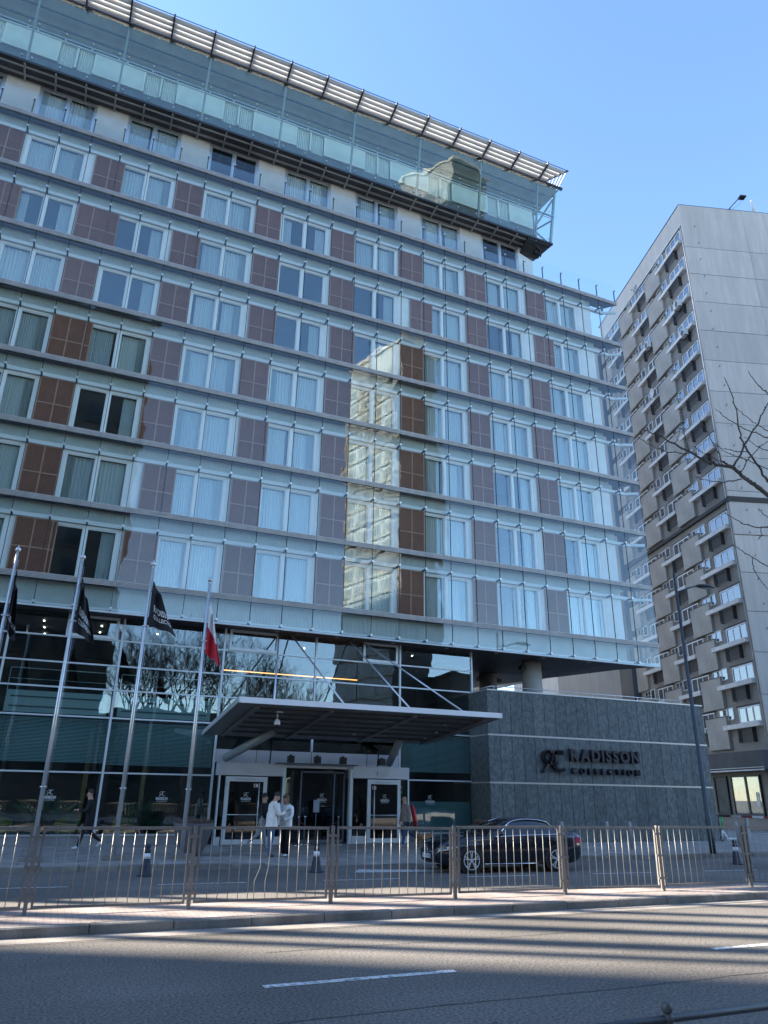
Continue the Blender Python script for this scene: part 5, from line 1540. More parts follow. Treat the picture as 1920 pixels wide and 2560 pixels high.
MB().tube([(0.06, 0, 0.50), (0.13, 0, 1.12)], 0.042, 10).build('stem', m_green, sc)
MB().tube([(0.13, -0.26, 1.14), (0.13, 0.26, 1.14)], 0.02, 8).box(0.06, 0.2, -0.05, 0.05, 1.11, 1.18).build('handlebar', m_rub, sc)
MB().box(0.25, 1.0, -0.09, 0.09, 0.10, 0.16).box(0.95, 1.25, -0.05, 0.05, 0.17, 0.22).build('deck', m_scw, sc)
t = thing('barrier_rail', 'white and red barrier rail on grey posts beside the shop front', 'barrier', (32.0, 29.0, 0.17))
br = MB()
for i in range(8):
    br.box(-0.04, 0.04, -2.6 + 0.66 * i, -1.94 + 0.66 * i, 1.02, 1.12, i % 2)
br.build('rail', [m_ledge, mat('barrier_red', (0.25, 0.03, 0.04), 0.6)], t)
for y in (-1.6, -0.2, 1.5):
    MB().box(-0.06, 0.06, y - 0.06, y + 0.06, 0, 1.02).build('post', m_steel, t)
MB().bar((-0.5, 2.5, 0.75), (0, 1.2, 1.04), 0.05, 0.03).bar((-0.5, 2.5, 0.65), (0, -0.1, 1.04), 0.05, 0.03).build('brace', m_ledge, t)
for i, (x, y) in enumerate(((17.8, 24.5), (19.9, 24.5), (21.0, 24.5), (26.6, 24.5))):
    t = thing('pavement_post', 'plain grey pavement post %s' % ('right behind the black car', 'second to the right of the car', 'third to the right of the car', 'right of the street lamp')[i], 'bollard', (x, y, 0.17), group='grey pavement posts')
    MB().lathe((0, 0, 0), [(0.055, 0), (0.055, 0.95), (0.04, 0.99), (0, 1.0)], 12).build('shaft', m_steel, t)
    MB().lathe((0, 0, 0), [(0.09, 0), (0.09, 0.02), (0.056, 0.025)], 12).build('base_plate', m_steel, t)

# ------------------------------------------------------------------ black saloon car
def crom(xs, ys, x):
    for i in range(len(xs) - 1):
        if xs[i] >= x >= xs[i + 1] or xs[i] <= x <= xs[i + 1]:
            t = (x - xs[i]) / (xs[i + 1] - xs[i])
            def sl(k):
                a, b_ = max(k - 1, 0), min(k + 1, len(xs) - 1)
                return (ys[b_] - ys[a]) / (xs[b_] - xs[a])
            h = xs[i + 1] - xs[i]
            return (2 * t ** 3 - 3 * t ** 2 + 1) * ys[i] + (t ** 3 - 2 * t ** 2 + t) * h * sl(i) + (-2 * t ** 3 + 3 * t ** 2) * ys[i + 1] + (t ** 3 - t ** 2) * h * sl(i + 1)
    return ys[-1]
m_paint = mat('black_car_paint', (0.008, 0.010, 0.020), 0.14, spec=0.5)
m_paint.node_tree.nodes['Principled BSDF'].inputs['Coat Weight'].default_value = 0.5
m_paint.node_tree.nodes['Principled BSDF'].inputs['Coat Roughness'].default_value = 0.03
m_cglass = mat('car_glass', (0.015, 0.02, 0.025), 0.03, spec=0.9)
m_chrome = mat('chrome', (0.75, 0.76, 0.78), 0.12, metal=1.0)
m_tyre = mat('tyre_rubber', (0.012, 0.012, 0.013), 0.85)
m_rim = mat('alloy_rim', (0.62, 0.62, 0.63), 0.4, metal=0.25)
m_blk = mat('black_plastic', (0.010, 0.010, 0.011), 0.5)
KX = [2.36, 2.30, 2.12, 1.85, 1.5, 1.1, 0.80, 0.45, 0.10, -0.30, -0.75, -1.15, -1.55, -1.90, -2.15, -2.30, -2.36]
KT = [0.60, 0.72, 0.81, 0.88, 0.935, 0.975, 1.00, 1.19, 1.34, 1.425, 1.435, 1.385, 1.245, 1.12, 1.075, 1.03, 0.88]
KB = [0.56, 0.66, 0.735, 0.80, 0.855, 0.895, 0.915, 0.93, 0.94, 0.955, 0.965, 0.975, 0.985, 0.99, 0.975, 0.93, 0.80]
KW = [0.52, 0.66, 0.79, 0.86, 0.895, 0.905, 0.905, 0.90, 0.895, 0.895, 0.895, 0.895, 0.885, 0.86, 0.81, 0.74, 0.62]
KR = [0.46, 0.58, 0.70, 0.76, 0.78, 0.78, 0.76, 0.68, 0.61, 0.575, 0.57, 0.58, 0.62, 0.70, 0.70, 0.64, 0.54]
KL = [0.34, 0.27, 0.22, 0.20, 0.20, 0.20, 0.20, 0.20, 0.20, 0.20, 0.20, 0.20, 0.20, 0.22, 0.28, 0.36, 0.44]
car = thing('parked_car', 'black four door saloon with chrome window trim and star spoke wheels', 'car', (12.52, 20.32, 0.0), math.pi - 0.05)
NS = 64
body = MB(); ring = []
for i in range(NS + 1):
    x = 2.36 - 4.72 * i / NS
    T, Bz, W_, Rr, Lz = (crom(KX, k, x) for k in (KT, KB, KW, KR, KL))
    edge = T - (0.055 if 0.7 > x > -1.8 else 0.03)
    sec = [(0.0, Lz), (W_ * 0.90, Lz), (W_ * 0.97, Lz + 0.10), (W_ * 1.0, Lz + 0.30 if Lz + 0.30 < Bz - 0.12 else Bz - 0.12), (W_ * 0.985, Bz - 0.06), (W_ * 0.955, Bz), (max(Rr, 0.0), max(edge, Bz + 0.005)), (Rr * 0.55, max(T - 0.012, Bz + 0.01)), (0.0, max(T, Bz + 0.012))]
    full = [(x, y, z) for y, z in sec] + [(x, -y, z) for y, z in sec[-2:0:-1]]
    ring.append((x, len(body.v), len(full))); body.v += full
npt = ring[0][2]
for i in range(NS):
    x = (ring[i][0] + ring[i + 1][0]) / 2
    for k in range(npt):
        a, b_ = ring[i][1] + k, ring[i][1] + (k + 1) % npt
        c, d = ring[i + 1][1] + (k + 1) % npt, ring[i + 1][1] + k
        seg = k if k < 8 else npt - 1 - k
        mi = 0
        if seg == 5 and 0.62 > x > -1.72 and not (-0.50 < x < -0.42): mi = 1
        if seg in (6, 7) and (0.80 > x > 0.06 or -1.10 > x > -1.78): mi = 1
        body.face((a, b_, c, d), mi, True)
body.face([ring[0][1] + k for k in range(npt)]); body.face([ring[NS][1] + k for k in range(npt)][::-1])
body.build('body', [m_paint, m_cglass], car)
def side(x, f):          # point on the flank: f=0 belt, f=1 roof edge
    T, Bz, W_, Rr = (crom(KX, k, x) for k in (KT, KB, KW, KR))
    e = max(T - 0.055, Bz + 0.005)
    return Vector((x, W_ * 0.955 + (Rr - W_ * 0.955) * f, Bz + (e - Bz) * f))
for s_ in (1, -1):
    def sd_(p): return (p.x, p.y * s_ + 0.012 * s_, p.z)
    top = [sd_(side(0.62 - 2.34 * i / 24, min(1.0, 0.02 + 0.98 * math.sin(min(1, i / 7) * math.pi / 2)) * (1.0 if i < 19 else max(0.10, 1 - (i - 19) / 5.2)))) for i in range(25)]
    bot = [sd_(side(0.62 - 2.34 * i / 12, 0.02)) for i in range(13)]
    MB().tube(top, 0.016, 6).tube(bot, 0.016, 6).tube([top[-1], bot[-1]], 0.016, 6).build('window_trim', m_chrome, car)
    for x in (0.42, -0.50, -1.35):                       # door shut lines
        pts = [(x + (0.02 if z < 0.5 else 0), s_ * (crom(KX, KW, x) * (1.0 if z < 0.8 else 0.975) + 0.002), z) for z in (0.30, 0.45, 0.6, 0.75, 0.90)]
        MB().tube(pts, 0.006, 4).build('door_gap', m_blk, car)
    for x in (-0.32, -1.12):
        MB().tube([(x, s_ * 0.895, 0.83), (x - 0.02, s_ * 0.925, 0.835), (x - 0.18, s_ * 0.925, 0.84), (x - 0.20, s_ * 0.895, 0.84)], 0.013, 6).build('door_handle', m_paint, car)
    MB().ball((0.52, s_ * 1.00, 1.02), 0.11, 12, 0, (0.75, 1.0, 0.62)).tube([(0.50, s_ * 0.88, 0.95), (0.52, s_ * 0.96, 0.98)], 0.03, 6).build('mirror', m_paint, car)
    MB().tube([(1.0, s_ * 0.885, 0.235), (-1.0, s_ * 0.885, 0.235)], 0.014, 6).build('sill_trim', m_chrome, car)
    # headlight and tail light follow the corners
    hl_ = MB().grid(lambda u, v, s_=s_: (2.24 - 0.46 * u, s_ * (crom(KX, KW, 2.24 - 0.46 * u) * 0.992 + 0.004), 0.565 + 0.105 * u ** 1.3 + (0.135 - 0.105 * u ** 1.3) * v), 10, 3)
    hl_.build('headlight', mat('headlight_lens', (0.16, 0.17, 0.18), 0.06, metal=0.4), car)
    MB().tube([(2.22 - 0.40 * i / 8, s_ * (crom(KX, KW, 2.22 - 0.40 * i / 8) * 0.992 + 0.010), 0.585 + 0.085 * (i / 8) ** 1.3) for i in range(9)], 0.011, 5).tube([(2.12 - 0.22 * i / 8, s_ * (crom(KX, KW, 2.12 - 0.22 * i / 8) * 0.992 + 0.010), 0.645 + 0.02 * i / 8) for i in range(9)], 0.016, 5).build('lamp_strip', mat('lamp_strip', (0.85, 0.87, 0.88), 0.2), car)
    MB().grid(lambda u, v, s_=s_: (-2.05 - 0.28 * u, s_ * (crom(KX, KW, -2.05 - 0.28 * u) * 0.985 + 0.012), 0.76 + 0.17 * v - 0.04 * u), 8, 3).build('taillight', mat('taillight_red', (0.45, 0.03, 0.10), 0.15), car)
    for x in (1.42, -1.35):
        MB().tube([(x, s_ * 0.62, 0.335), (x, s_ * 0.908, 0.335)], 0.375, 28).build('wheel_arch', m_blk, car)
        w = MB()
        prof = [(0.20, 0.62), (0.315, 0.63), (0.335, 0.68), (0.335, 0.86), (0.32, 0.912), (0.26, 0.922), (0.245, 0.905)]
        n = 32; base = len(w.v)
        for r_, y in prof:
            for k in range(n):
                a = 2 * math.pi * k / n; w.v.append((x + r_ * math.cos(a), s_ * y, 0.335 + r_ * math.sin(a)))
        for i in range(len(prof) - 1):
            for k in range(n):
                w.face((base + i * n + k, base + i * n + (k + 1) % n, base + (i + 1) * n + (k + 1) % n, base + (i + 1) * n + k), 0, True)
        wo = w.build('wheel', m_tyre, car)
        rm = MB()
        rm.tube([(x + 0.238 * math.cos(R(a)), s_ * 0.912, 0.335 + 0.238 * math.sin(R(a))) for a in range(0, 361, 12)], 0.012, 6)
        for k in range(5):
            for dlt in (-0.13, 0.13):
                a = R(90 + 72 * k); a2 = a + dlt * 1.2
                rm.bar((x + 0.03 * math.cos(a), s_ * 0.905, 0.335 + 0.03 * math.sin(a)), (x + 0.24 * math.cos(a2), s_ * 0.908, 0.335 + 0.24 * math.sin(a2)), 0.026, 0.02, 0, (0, 1, 0))
        rm.tube([(x, s_ * 0.88, 0.335), (x, s_ * 0.918, 0.335)], 0.045, 12)
        rm.build('rim', m_rim, wo)
        MB().tube([(x, s_ * 0.84, 0.335), (x, s_ * 0.852, 0.335)], 0.16, 20).build('brake_disc', m_steel, wo)
# nose: grille, star emblem, number plate, lower intake
gfn = lambda u, v: (2.345 + 0.02 * math.sin(v * math.pi) - 0.10 * (2 * u - 1) ** 2, -0.42 + 0.84 * u, 0.42 + 0.22 * v)
MB().grid(lambda u, v: Vector(gfn(u, v)) + Vector((0.02, 0, 0)), 10, 4).build('grille', m_blk, car)
MB().tube([Vector(gfn(i / 10, 0.5)) + Vector((0.035, 0, 0)) for i in range(11)], 0.012, 6).build('grille_bar', m_chrome, car)
em = MB().tube([(2.395, 0.085 * math.cos(R(a)), 0.54 + 0.085 * math.sin(R(a))) for a in range(0, 361, 20)], 0.010, 6)
for a in (90, 210, 330):
    em.bar((2.395, 0, 0.54), (2.395, 0.085 * math.cos(R(a)), 0.54 + 0.085 * math.sin(R(a))), 0.014, 0.014)
em.build('emblem', m_chrome, car)
npl = MB().box(2.375, 2.40, -0.26, 0.26, 0.36, 0.47).build('number_plate', mat('plate_white', (0.65, 0.66, 0.67), 0.5), car)
MB().box(2.401, 2.404, 0.215, 0.255, 0.365, 0.465).build('plate_band', mat('plate_blue', (0.02, 0.06, 0.30), 0.5), npl)
me = text_mesh('WA 10', 1.0, 0.0, 0.01)
xs = [v.co.x for v in me.vertices]; ys = [v.co.y for v in me.vertices]
for v in me.vertices:
    u = (v.co.x - min(xs)) / (max(xs) - min(xs)); w = (v.co.y - min(ys)) / (max(ys) - min(ys))
    v.co = (2.4035, -0.20 + 0.38 * u, 0.385 + 0.06 * w)
me.materials.clear(); me.materials.append(m_blk); link('plate_number', me, npl)
MB().grid(lambda u, v: (2.33 - 0.28 * abs(2 * u - 1) ** 2, -0.74 + 1.48 * u, 0.24 + 0.10 * v), 12, 2).build('lower_intake', m_blk, car)
MB().tube([(2.34 - 0.28 * abs(2 * i / 12 - 1) ** 2, -0.74 + 1.48 * i / 12, 0.235) for i in range(13)], 0.012, 6).build('intake_trim', m_chrome, car)
MB().box(-2.38, -2.30, -0.55, 0.55, 0.30, 0.36).build('rear_trim', m_chrome, car)

# ------------------------------------------------------------------ people and dog
m_skin = mat('skin', (0.45, 0.26, 0.19), 0.6)
def skin_mesh(J, bones, mats):
    """J: name -> (pos, radius); bones: (a, b, material index). One continuous skinned surface."""
    names = list(J); idx = {n: i for i, n in enumerate(names)}
    me = bpy.data.meshes.new('armature')
    me.from_pydata([J[n][0] for n in names], [(idx[a], idx[b]) for a, b, _ in bones], [])
    ob = bpy.data.objects.new('armature', me); COL.objects.link(ob)
    md = ob.modifiers.new('skin', 'SKIN'); md.use_smooth_shade = True
    sv = me.skin_vertices[0].data
    for i, n in enumerate(names):
        r_ = J[n][1]; sv[i].radius = (r_ * 1.14, r_ * 1.14) if not hasattr(r_, '__len__') else (r_[0] * 1.14, r_[1] * 1.14)
        sv[i].use_root = (i == 0)
    sb = ob.modifiers.new('sub', 'SUBSURF'); sb.levels = 1; sb.render_levels = 1
    dg = bpy.context.evaluated_depsgraph_get()
    out = bpy.data.meshes.new_from_object(ob.evaluated_get(dg))
    bpy.data.objects.remove(ob)
    out.materials.clear()
    for m in mats: out.materials.append(m)
    segs = [(Vector(J[a][0]), Vector(J[b_][0]), mi, 1.0) for a, b_, mi in bones]
    for p in out.polygons:
        c = p.center; best = 1e9; bm_ = 0
        for a, b_, mi, _ in segs:
            d = b_ - a; L2 = d.length_squared
            t = max(0, min(1, (c - a).dot(d) / L2)) if L2 else 0
            q = (c - a - d * t).length
            if q < best - 1e-4: best = q; bm_ = mi
        p.material_index = bm_; p.use_smooth = True
    return out
def humanoid(t, H, legs, arms, lean, tilt, mats, hairm, hair='short', slim=1.0, tops=None, arm_out=(0.0, 0.0)):
    """local +x is forward. mats = (skin, top, trousers, shoes)."""
    def rot(a): return Vector((math.sin(R(a)), 0, math.cos(R(a))))
    hipz = 0.0; J = {}; hip = Vector((0, 0, 0)); ldir = rot(lean)
    sh_c = hip + ldir * 0.285 * H
    J['pelvis'] = (hip, (0.088 * H * slim, 0.075 * H * slim))
    J['waist'] = (hip + ldir * 0.10 * H, (0.080 * H * slim, 0.066 * H * slim))
    J['chest'] = (hip + ldir * 0.21 * H, (0.094 * H * slim, 0.074 * H * slim))
    J['collar'] = (sh_c, 0.050 * H)
    J['neck'] = (sh_c + rot(lean + tilt * 0.3) * 0.045 * H, 0.032 * H)
    hd_ = sh_c + rot(lean + tilt * 0.3) * 0.06 * H
    J['jaw'] = (hd_ + rot(lean + tilt) * 0.025 * H + Vector((0.012 * H, 0, 0)), 0.040 * H)
    J['head'] = (hd_ + rot(lean + tilt) * 0.075 * H, (0.046 * H, 0.052 * H))
    J['crown'] = (hd_ + rot(lean + tilt) * 0.115 * H, 0.036 * H)
    bones = [('pelvis', 'waist', 1), ('waist', 'chest', 1), ('chest', 'collar', 1), ('collar', 'neck', 0), ('neck', 'jaw', 0), ('jaw', 'head', 0), ('head', 'crown', 0)]
    low = 1e9
    for i, s_ in enumerate((1, -1)):
        ha, ka, fa = legs[i]
        n = 'LR'[i]
        h = hip + Vector((0, s_ * 0.052 * H, -0.02 * H))
        k = h + rot(180 - ha) * 0.245 * H
        a = k + rot(180 - ha + ka) * 0.235 * H
        f0 = a + Vector((-0.02 * H, 0, -0.018 * H))
        toe = a + Vector((math.cos(R(fa)) * 0.10 * H, 0, -0.022 * H - math.sin(R(fa)) * 0.10 * H))
        J['hip' + n] = (h, 0.052 * H * slim); J['knee' + n] = (k, 0.036 * H * slim); J['ank' + n] = (a, 0.026 * H)
        J['foot' + n] = (a.lerp(toe, 0.45) + Vector((0, 0, -0.004 * H)), (0.022 * H, 0.024 * H)); J['toe' + n] = (toe, (0.016 * H, 0.022 * H))
        bones += [('pelvis', 'hip' + n, 2), ('hip' + n, 'knee' + n, 2), ('knee' + n, 'ank' + n, 2), ('ank' + n, 'foot' + n, 3), ('foot' + n, 'toe' + n, 3)]
        low = min(low, toe.z - 0.018 * H, a.z - 0.036 * H)
    hands = []
    for i, s_ in enumerate((1, -1)):
        sa, ea, ins = arms[i]
        n = 'LR'[i]
        s0 = sh_c + Vector((0, s_ * 0.106 * H * slim, -0.012 * H))
        e = s0 + (rot(180 - sa) + Vector((0, s_ * (0.16 + arm_out[i]), 0))).normalized() * 0.165 * H
        w = e + (rot(180 - sa - ea) + Vector((0, -s_ * ins, 0))).normalized() * 0.145 * H
        fd = (w - e).normalized()
        p = w + fd * 0.035 * H
        J['sho' + n] = (s0, 0.040 * H * slim); J['elb' + n] = (e, 0.031 * H * slim); J['wri' + n] = (w, 0.023 * H); J['palm' + n] = (p, (0.017 * H, 0.022 * H))
        bones += [('collar', 'sho' + n, 1), ('sho' + n, 'elb' + n, 1), ('elb' + n, 'wri' + n, 1), ('wri' + n, 'palm' + n, 0)]
        hands.append((p, fd, s_))
    for n in J:
        p, r_ = J[n]; J[n] = (p - Vector((0, 0, low)), r_)
    me = skin_mesh(J, bones, mats)
    # fingers rooted in the palms, nose, ears: added to the same mesh
    bm = bmesh.new(); bm.from_mesh(me)
    ex = MB()
    for p, fd, s_ in hands:
        p = p - Vector((0, 0, low)); side_ = fd.cross(Vector((0, 0, 1)))
        side_ = side_.normalized() if side_.length > 0.2 else Vector((0, 1, 0))
        curl = fd.cross(side_).normalized() * 0.6 + Vector((0, -s_ * 0.5, 0))
        for q, ln in ((-1.5, 0.036), (-0.5, 0.044), (0.5, 0.042), (1.5, 0.034)):
            r0 = p + side_ * q * 0.0105 * H
            m1 = r0 + (fd + curl * 0.15).normalized() * ln * 0.5 * H; m2 = m1 + (fd + curl * 0.7).normalized() * ln * 0.5 * H
            ex.tube([r0, m1, m2], [0.0055 * H, 0.005 * H, 0.004 * H], 6)
        th = p - fd * 0.015 * H - side_ * s_ * 0.018 * H
        ex.tube([th, th + (fd * 0.7 - side_ * s_ * 0.7).normalized() * 0.022 * H, th + (fd - side_ * s_ * 0.35).normalized() * 0.04 * H], [0.0065 * H, 0.0058 * H, 0.0045 * H], 6)
    hp = J['head'][0]; face_d = rot(lean + tilt + 90)
    upd = rot(lean + tilt)
    ex.tube([hp + face_d * 0.046 * H + upd * 0.008 * H, hp + face_d * 0.066 * H - upd * 0.016 * H], [0.006 * H, 0.011 * H], 6)
    for s_ in (1, -1):
        ex.ball(tuple(hp + Vector((0, s_ * 0.050 * H, 0)) - upd * 0.008 * H), 0.012 * H, 6)
    m2_ = ex.mesh('extra', [mats[0]])
    bm.from_mesh(m2_); bm.to_mesh(me); bm.free()
    link('body', me, t)
    fe = MB()
    for s_ in (1, -1):
        fe.ball(tuple(hp + face_d * 0.050 * H + Vector((0, s_ * 0.019 * H, 0)) + upd * 0.008 * H), 0.006 * H, 6)
    fe.bar(hp + face_d * 0.054 * H - upd * 0.035 * H + Vector((0, 0.014 * H, 0)), hp + face_d * 0.054 * H - upd * 0.035 * H + Vector((0, -0.014 * H, 0)), 0.006 * H, 0.004 * H)
    fe.build('eyes_and_mouth', m_blk, t)
    if hair != 'none':
        hm = MB()
        c0 = hp + upd * 0.022 * H - face_d * 0.012 * H
        base = len(hm.v)
        R_ = 0.062 * H
        def hf(u, v):
            a = u * 2 * math.pi; ph = v * (0.95 + 1.25 * ((1 - math.cos(a)) / 2) ** 0.7)
            d = upd * math.cos(ph) + (face_d * math.cos(a) + Vector((0, 1, 0)) * math.sin(a)) * math.sin(ph)
            k = 1.0 - 0.06 * v
            if hair == 'long' and math.cos(a) < 0.3 and v > 0.7:
                d = d + Vector((0, 0, -1)) * (v - 0.7) * 9.0 + (-face_d * 0.2)
            return c0 + d * R_ * k * (1 + 0.04 * math.sin(a * 7 + v * 9))
        hm.grid(hf, 20, 10)
        hm.build('hair', hairm, t)
    return J, low
def hem(p, r_, z0, z1):
    def fn(u, v):
        a = u * 2 * math.pi; z = z0 + (z1 - z0) * v
        k = r_ * (1.0 - 0.10 * v + 0.02 * math.sin(a * 5 + v * 3) * (1 - v)) * (1 - 0.5 * max(0, v - 0.85))
        return (p.x + k * 0.86 * math.cos(a), p.y + k * 1.04 * math.sin(a), p.z + z)
    return MB().grid(fn, 28, 6)
def neckband(J, t, m, r_=0.074, th=0.022):
    c = J['neck'][0].lerp(J['collar'][0], 0.55)
    MB().tube([c + Vector((math.cos(R(a)) * r_, math.sin(R(a)) * r_ * 1.1, -0.012 * math.cos(R(a)))) for a in range(0, 361, 24)], th, 6).build('collar', m, t)
def cloth(n, c): return mat(n, c, 0.85, var=0.10, vscale=8, bump=0.15, bscale=30)
m_hairb = mat('brown_hair', (0.030, 0.018, 0.012), 0.7); m_hairl = mat('fair_brown_hair', (0.13, 0.075, 0.035), 0.6)
m_shoe = mat('white_shoe', (0.62, 0.64, 0.66), 0.6)
PZ0 = 0.17
t = thing('person', 'person in black tracksuit and white trainers walking past the lobby window', 'person', (1.35, 28.3, PZ0), math.pi)
J, _ = humanoid(t, 1.84, ((20, 8, 0), (-16, 38, 48)), ((18, 78, 0.45), (22, 74, 0.45)), 3, 14, (m_skin, cloth('black_knit', (0.008, 0.008, 0.010)), cloth('black_track', (0.009, 0.009, 0.012)), m_shoe), m_hairb)
MB().tube([J['neck'][0] + Vector((0.055, y, 0.0 - abs(y) * 0.3)) for y in (-0.05, 0, 0.05)], 0.012, 6).build('white_collar', m_flagw, t)
t = thing('person', 'person in white jacket and blue jeans looking down at a phone', 'person', (6.47, 23.85, PZ0), R(12))
J, low = humanoid(t, 1.82, ((3, 4, 0), (-4, 3, 0)), ((12, 92, 0.25), (14, 96, 0.30)), 4, 30, (m_skin, cloth('cream_jacket', (0.80, 0.77, 0.71)), cloth('blue_denim', (0.075, 0.14, 0.25)), mat('dark_shoe', (0.05, 0.05, 0.055), 0.6)), m_hairb, slim=1.08)
jk = J['pelvis'][0]
hem(jk, 0.205, -0.12, 0.30).build('jacket_hem', cloth('cream_jacket', (0.80, 0.77, 0.71)), t)
neckband(J, t, cloth('cream_jacket', (0.80, 0.77, 0.71)), 0.085, 0.034)
hnd = J['palmR'][0]
ph = thing('phone', 'dark mobile phone held by the person in the white jacket', 'phone', (0, 0, 0))
mw = Matrix.Translation(Vector((6.47, 23.85, PZ0))) @ Matrix.Rotation(R(12), 4, 'Z')
ph.location = mw @ (hnd + Vector((0.07, 0.02, 0.03))); ph.rotation_euler = (0, R(-35), R(12))
MB().box(-0.075, 0.075, -0.036, 0.036, -0.005, 0.005).build('case', m_blk, ph)
MB().box(-0.068, 0.068, -0.032, 0.032, 0.0052, 0.0062).build('screen', mat('phone_screen', (0.05, 0.06, 0.08), 0.1), ph)
t = thing('person', 'person with long hair in white sweater and black trousers beside the jacket wearer', 'person', (7.02, 24.10, PZ0), R(215))
J, _ = humanoid(t, 1.74, ((2, 3, 0), (-2, 2, 0)), ((10, 60, 0.55), (3, 6, 0.0)), 2, 24, (m_skin, cloth('white_sweater', (0.82, 0.82, 0.82)), cloth('black_wide_trousers', (0.007, 0.007, 0.009)), m_shoe), m_hairl, hair='long', slim=1.06)
hem(J['pelvis'][0], 0.190, -0.12, 0.30).build('sweater_hem', cloth('white_sweater', (0.82, 0.82, 0.82)), t)
neckband(J, t, cloth('white_sweater', (0.82, 0.82, 0.82)))
for n in 'LR':
    MB().tube([J['hip' + n][0], J['knee' + n][0], J['ank' + n][0] + Vector((0, 0, 0.0))], [0.10, 0.095, 0.085], 12).build('trouser_leg', cloth('black_wide_trousers', (0.007, 0.007, 0.009)), t)
t = thing('person', 'person in black jacket and grey trousers walking behind the couple', 'person', (6.95, 26.9, PZ0), R(0))
humanoid(t, 1.78, ((16, 6, 0), (-20, 34, 44)), ((-12, 10, 0.0), (12, 12, 0.0)), 3, 4, (m_skin, cloth('black_coat', (0.012, 0.013, 0.02)), cloth('grey_trousers', (0.27, 0.28, 0.28)), mat('grey_shoe', (0.35, 0.34, 0.32), 0.7)), m_hairb)
t = thing('person', 'person with shaved head in brown jacket and jeans walking a dog', 'person', (12.62, 27.2, PZ0), math.pi)
J, _ = humanoid(t, 1.80, ((14, 4, 0), (-22, 40, 50)), ((-14, 14, 0.0), (6, 10, 0.0)), 4, 6, (m_skin, cloth('taupe_jacket', (0.26, 0.21, 0.185)), cloth('dark_denim', (0.035, 0.075, 0.16)), mat('beige_shoe', (0.42, 0.37, 0.33), 0.7)), m_hairb, hair='none', slim=1.04)
hem(J['pelvis'][0], 0.195, -0.06, 0.30).build('jacket_hem', cloth('taupe_jacket', (0.26, 0.21, 0.185)), t)
neckband(J, t, cloth('taupe_jacket', (0.26, 0.21, 0.185)), 0.082, 0.030)
um = thing('umbrella', 'furled red umbrella slung behind the person with the dog', 'umbrella', (12.90, 27.05, 1.12))
MB().tube([(-0.10, 0, 0.55), (-0.06, 0, 0.40), (0.02, 0, 0.0), (0.10, 0, -0.35)], [0.03, 0.075, 0.085, 0.04], 10).build('canopy_cloth', mat('umbrella_red', (0.48, 0.01, 0.02), 0.6), um)
MB().tube([(0.10, 0, -0.35), (0.17, 0, -0.58)], 0.014, 6).build('shaft', m_chr, um)
bg = thing('shoulder_bag', 'black shoulder bag at the hip of the person with the dog', 'bag', (12.72, 26.98, 0.95))
MB().prism([(-0.13, -0.05, -0.13), (0.11, -0.05, -0.14), (0.14, -0.05, -0.02), (0.10, -0.05, 0.12), (-0.08, -0.05, 0.13), (-0.15, -0.05, 0.0)], (0, 0.10, 0)).build('pouch', m_blk, bg)
MB().tube([(0.0, 0, 0.10), (-0.06, 0.12, 0.45), (-0.10, 0.22, 0.60)], 0.010, 5).build('strap', m_blk, bg)
# dog: local +x forward
m_fur = mat('tan_fur', (0.30, 0.155, 0.075), 0.9, var=0.3, vscale=14, bump=0.6, bscale=60)
dg_ = thing('dog', 'small shaggy tan dog following the walker', 'dog', (13.40, 27.30, PZ0), math.pi)
DJ = {'chest': (Vector((0.16, 0, 0.34)), 0.115), 'belly': (Vector((-0.02, 0, 0.35)), 0.098), 'rump': (Vector((-0.22, 0, 0.36)), 0.100), 'neck': (Vector((0.27, 0, 0.44)), 0.075), 'head': (Vector((0.36, 0, 0.50)), 0.080), 'muz': (Vector((0.47, 0, 0.46)), 0.040), 'tail': (Vector((-0.34, 0, 0.44)), 0.035), 'tail2': (Vector((-0.38, 0, 0.54)), 0.03)}
DB = [('chest', 'belly', 0), ('belly', 'rump', 0), ('chest', 'neck', 0), ('neck', 'head', 0), ('head', 'muz', 0), ('rump', 'tail', 0), ('tail', 'tail2', 0)]
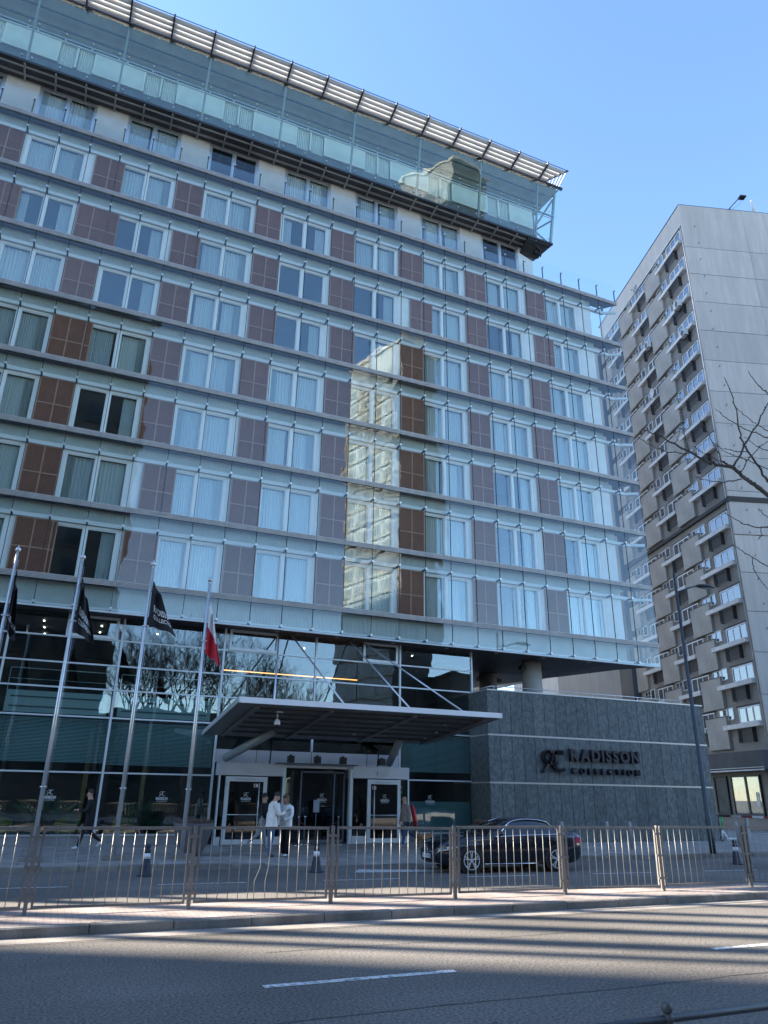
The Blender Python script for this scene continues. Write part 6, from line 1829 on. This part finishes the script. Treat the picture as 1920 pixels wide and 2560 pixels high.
for i, s_ in enumerate((1, -1)):
    f = 0.05 * s_; n = 'LR'[i]
    DJ['fs' + n] = (Vector((0.17, 0.07 * s_, 0.27)), 0.050); DJ['fk' + n] = (Vector((0.16 + f, 0.075 * s_, 0.15)), 0.035); DJ['fp' + n] = (Vector((0.19 + 1.4 * f, 0.075 * s_, 0.025)), 0.032)
    DJ['hs' + n] = (Vector((-0.20, 0.07 * s_, 0.28)), 0.062); DJ['hk' + n] = (Vector((-0.16 - f, 0.08 * s_, 0.20)), 0.045); DJ['hh' + n] = (Vector((-0.27 - f, 0.08 * s_, 0.12)), 0.032); DJ['hp' + n] = (Vector((-0.24 - f, 0.08 * s_, 0.025)), 0.032)
    DB += [('chest', 'fs' + n, 0), ('fs' + n, 'fk' + n, 0), ('fk' + n, 'fp' + n, 0), ('rump', 'hs' + n, 0), ('hs' + n, 'hk' + n, 0), ('hk' + n, 'hh' + n, 0), ('hh' + n, 'hp' + n, 0)]
link('body', skin_mesh(DJ, DB, [m_fur]), dg_)
for s_ in (1, -1):
    MB().tube([(0.35, 0.06 * s_, 0.55), (0.34, 0.095 * s_, 0.50), (0.35, 0.09 * s_, 0.43)], [0.02, 0.035, 0.015], 6).build('ear', m_fur, dg_)
MB().ball((0.51, 0, 0.475), 0.016, 6).ball((0.42, 0.035, 0.53), 0.010, 6).ball((0.42, -0.035, 0.53), 0.010, 6).build('nose_and_eyes', m_blk, dg_)
b = MB(); r_ = random.Random(5)
for i in range(500):
    c = r_.choice([(0.16, 0.34, 0.115), (0.0, 0.35, 0.10), (-0.2, 0.36, 0.10), (0.3, 0.46, 0.075), (0.37, 0.5, 0.08)])
    v = Vector((r_.gauss(0, 1), r_.gauss(0, 1), r_.gauss(0, 1))).normalized()
    p = Vector((c[0], 0, c[1])) + v * c[2]; q = p + (v + Vector((-0.3, 0, -0.6))).normalized() * 0.05
    s_ = v.cross(Vector((0.3, 0.2, 1))).normalized() * 0.010
    k = len(b.v); b.v += [tuple(p - s_), tuple(p + s_), tuple(q)]; b.face((k, k + 1, k + 2))
b.build('fur', m_fur, dg_)
ls = thing('dog_lead', 'thin lead between the walker and the tan dog', 'lead', (12.95, 27.2, 0.85))
MB().tube([(-0.15, 0, 0.10), (0.1, 0.05, -0.18), (0.50, 0.12, -0.26)], 0.006, 5).build('strap', m_blk, ls)
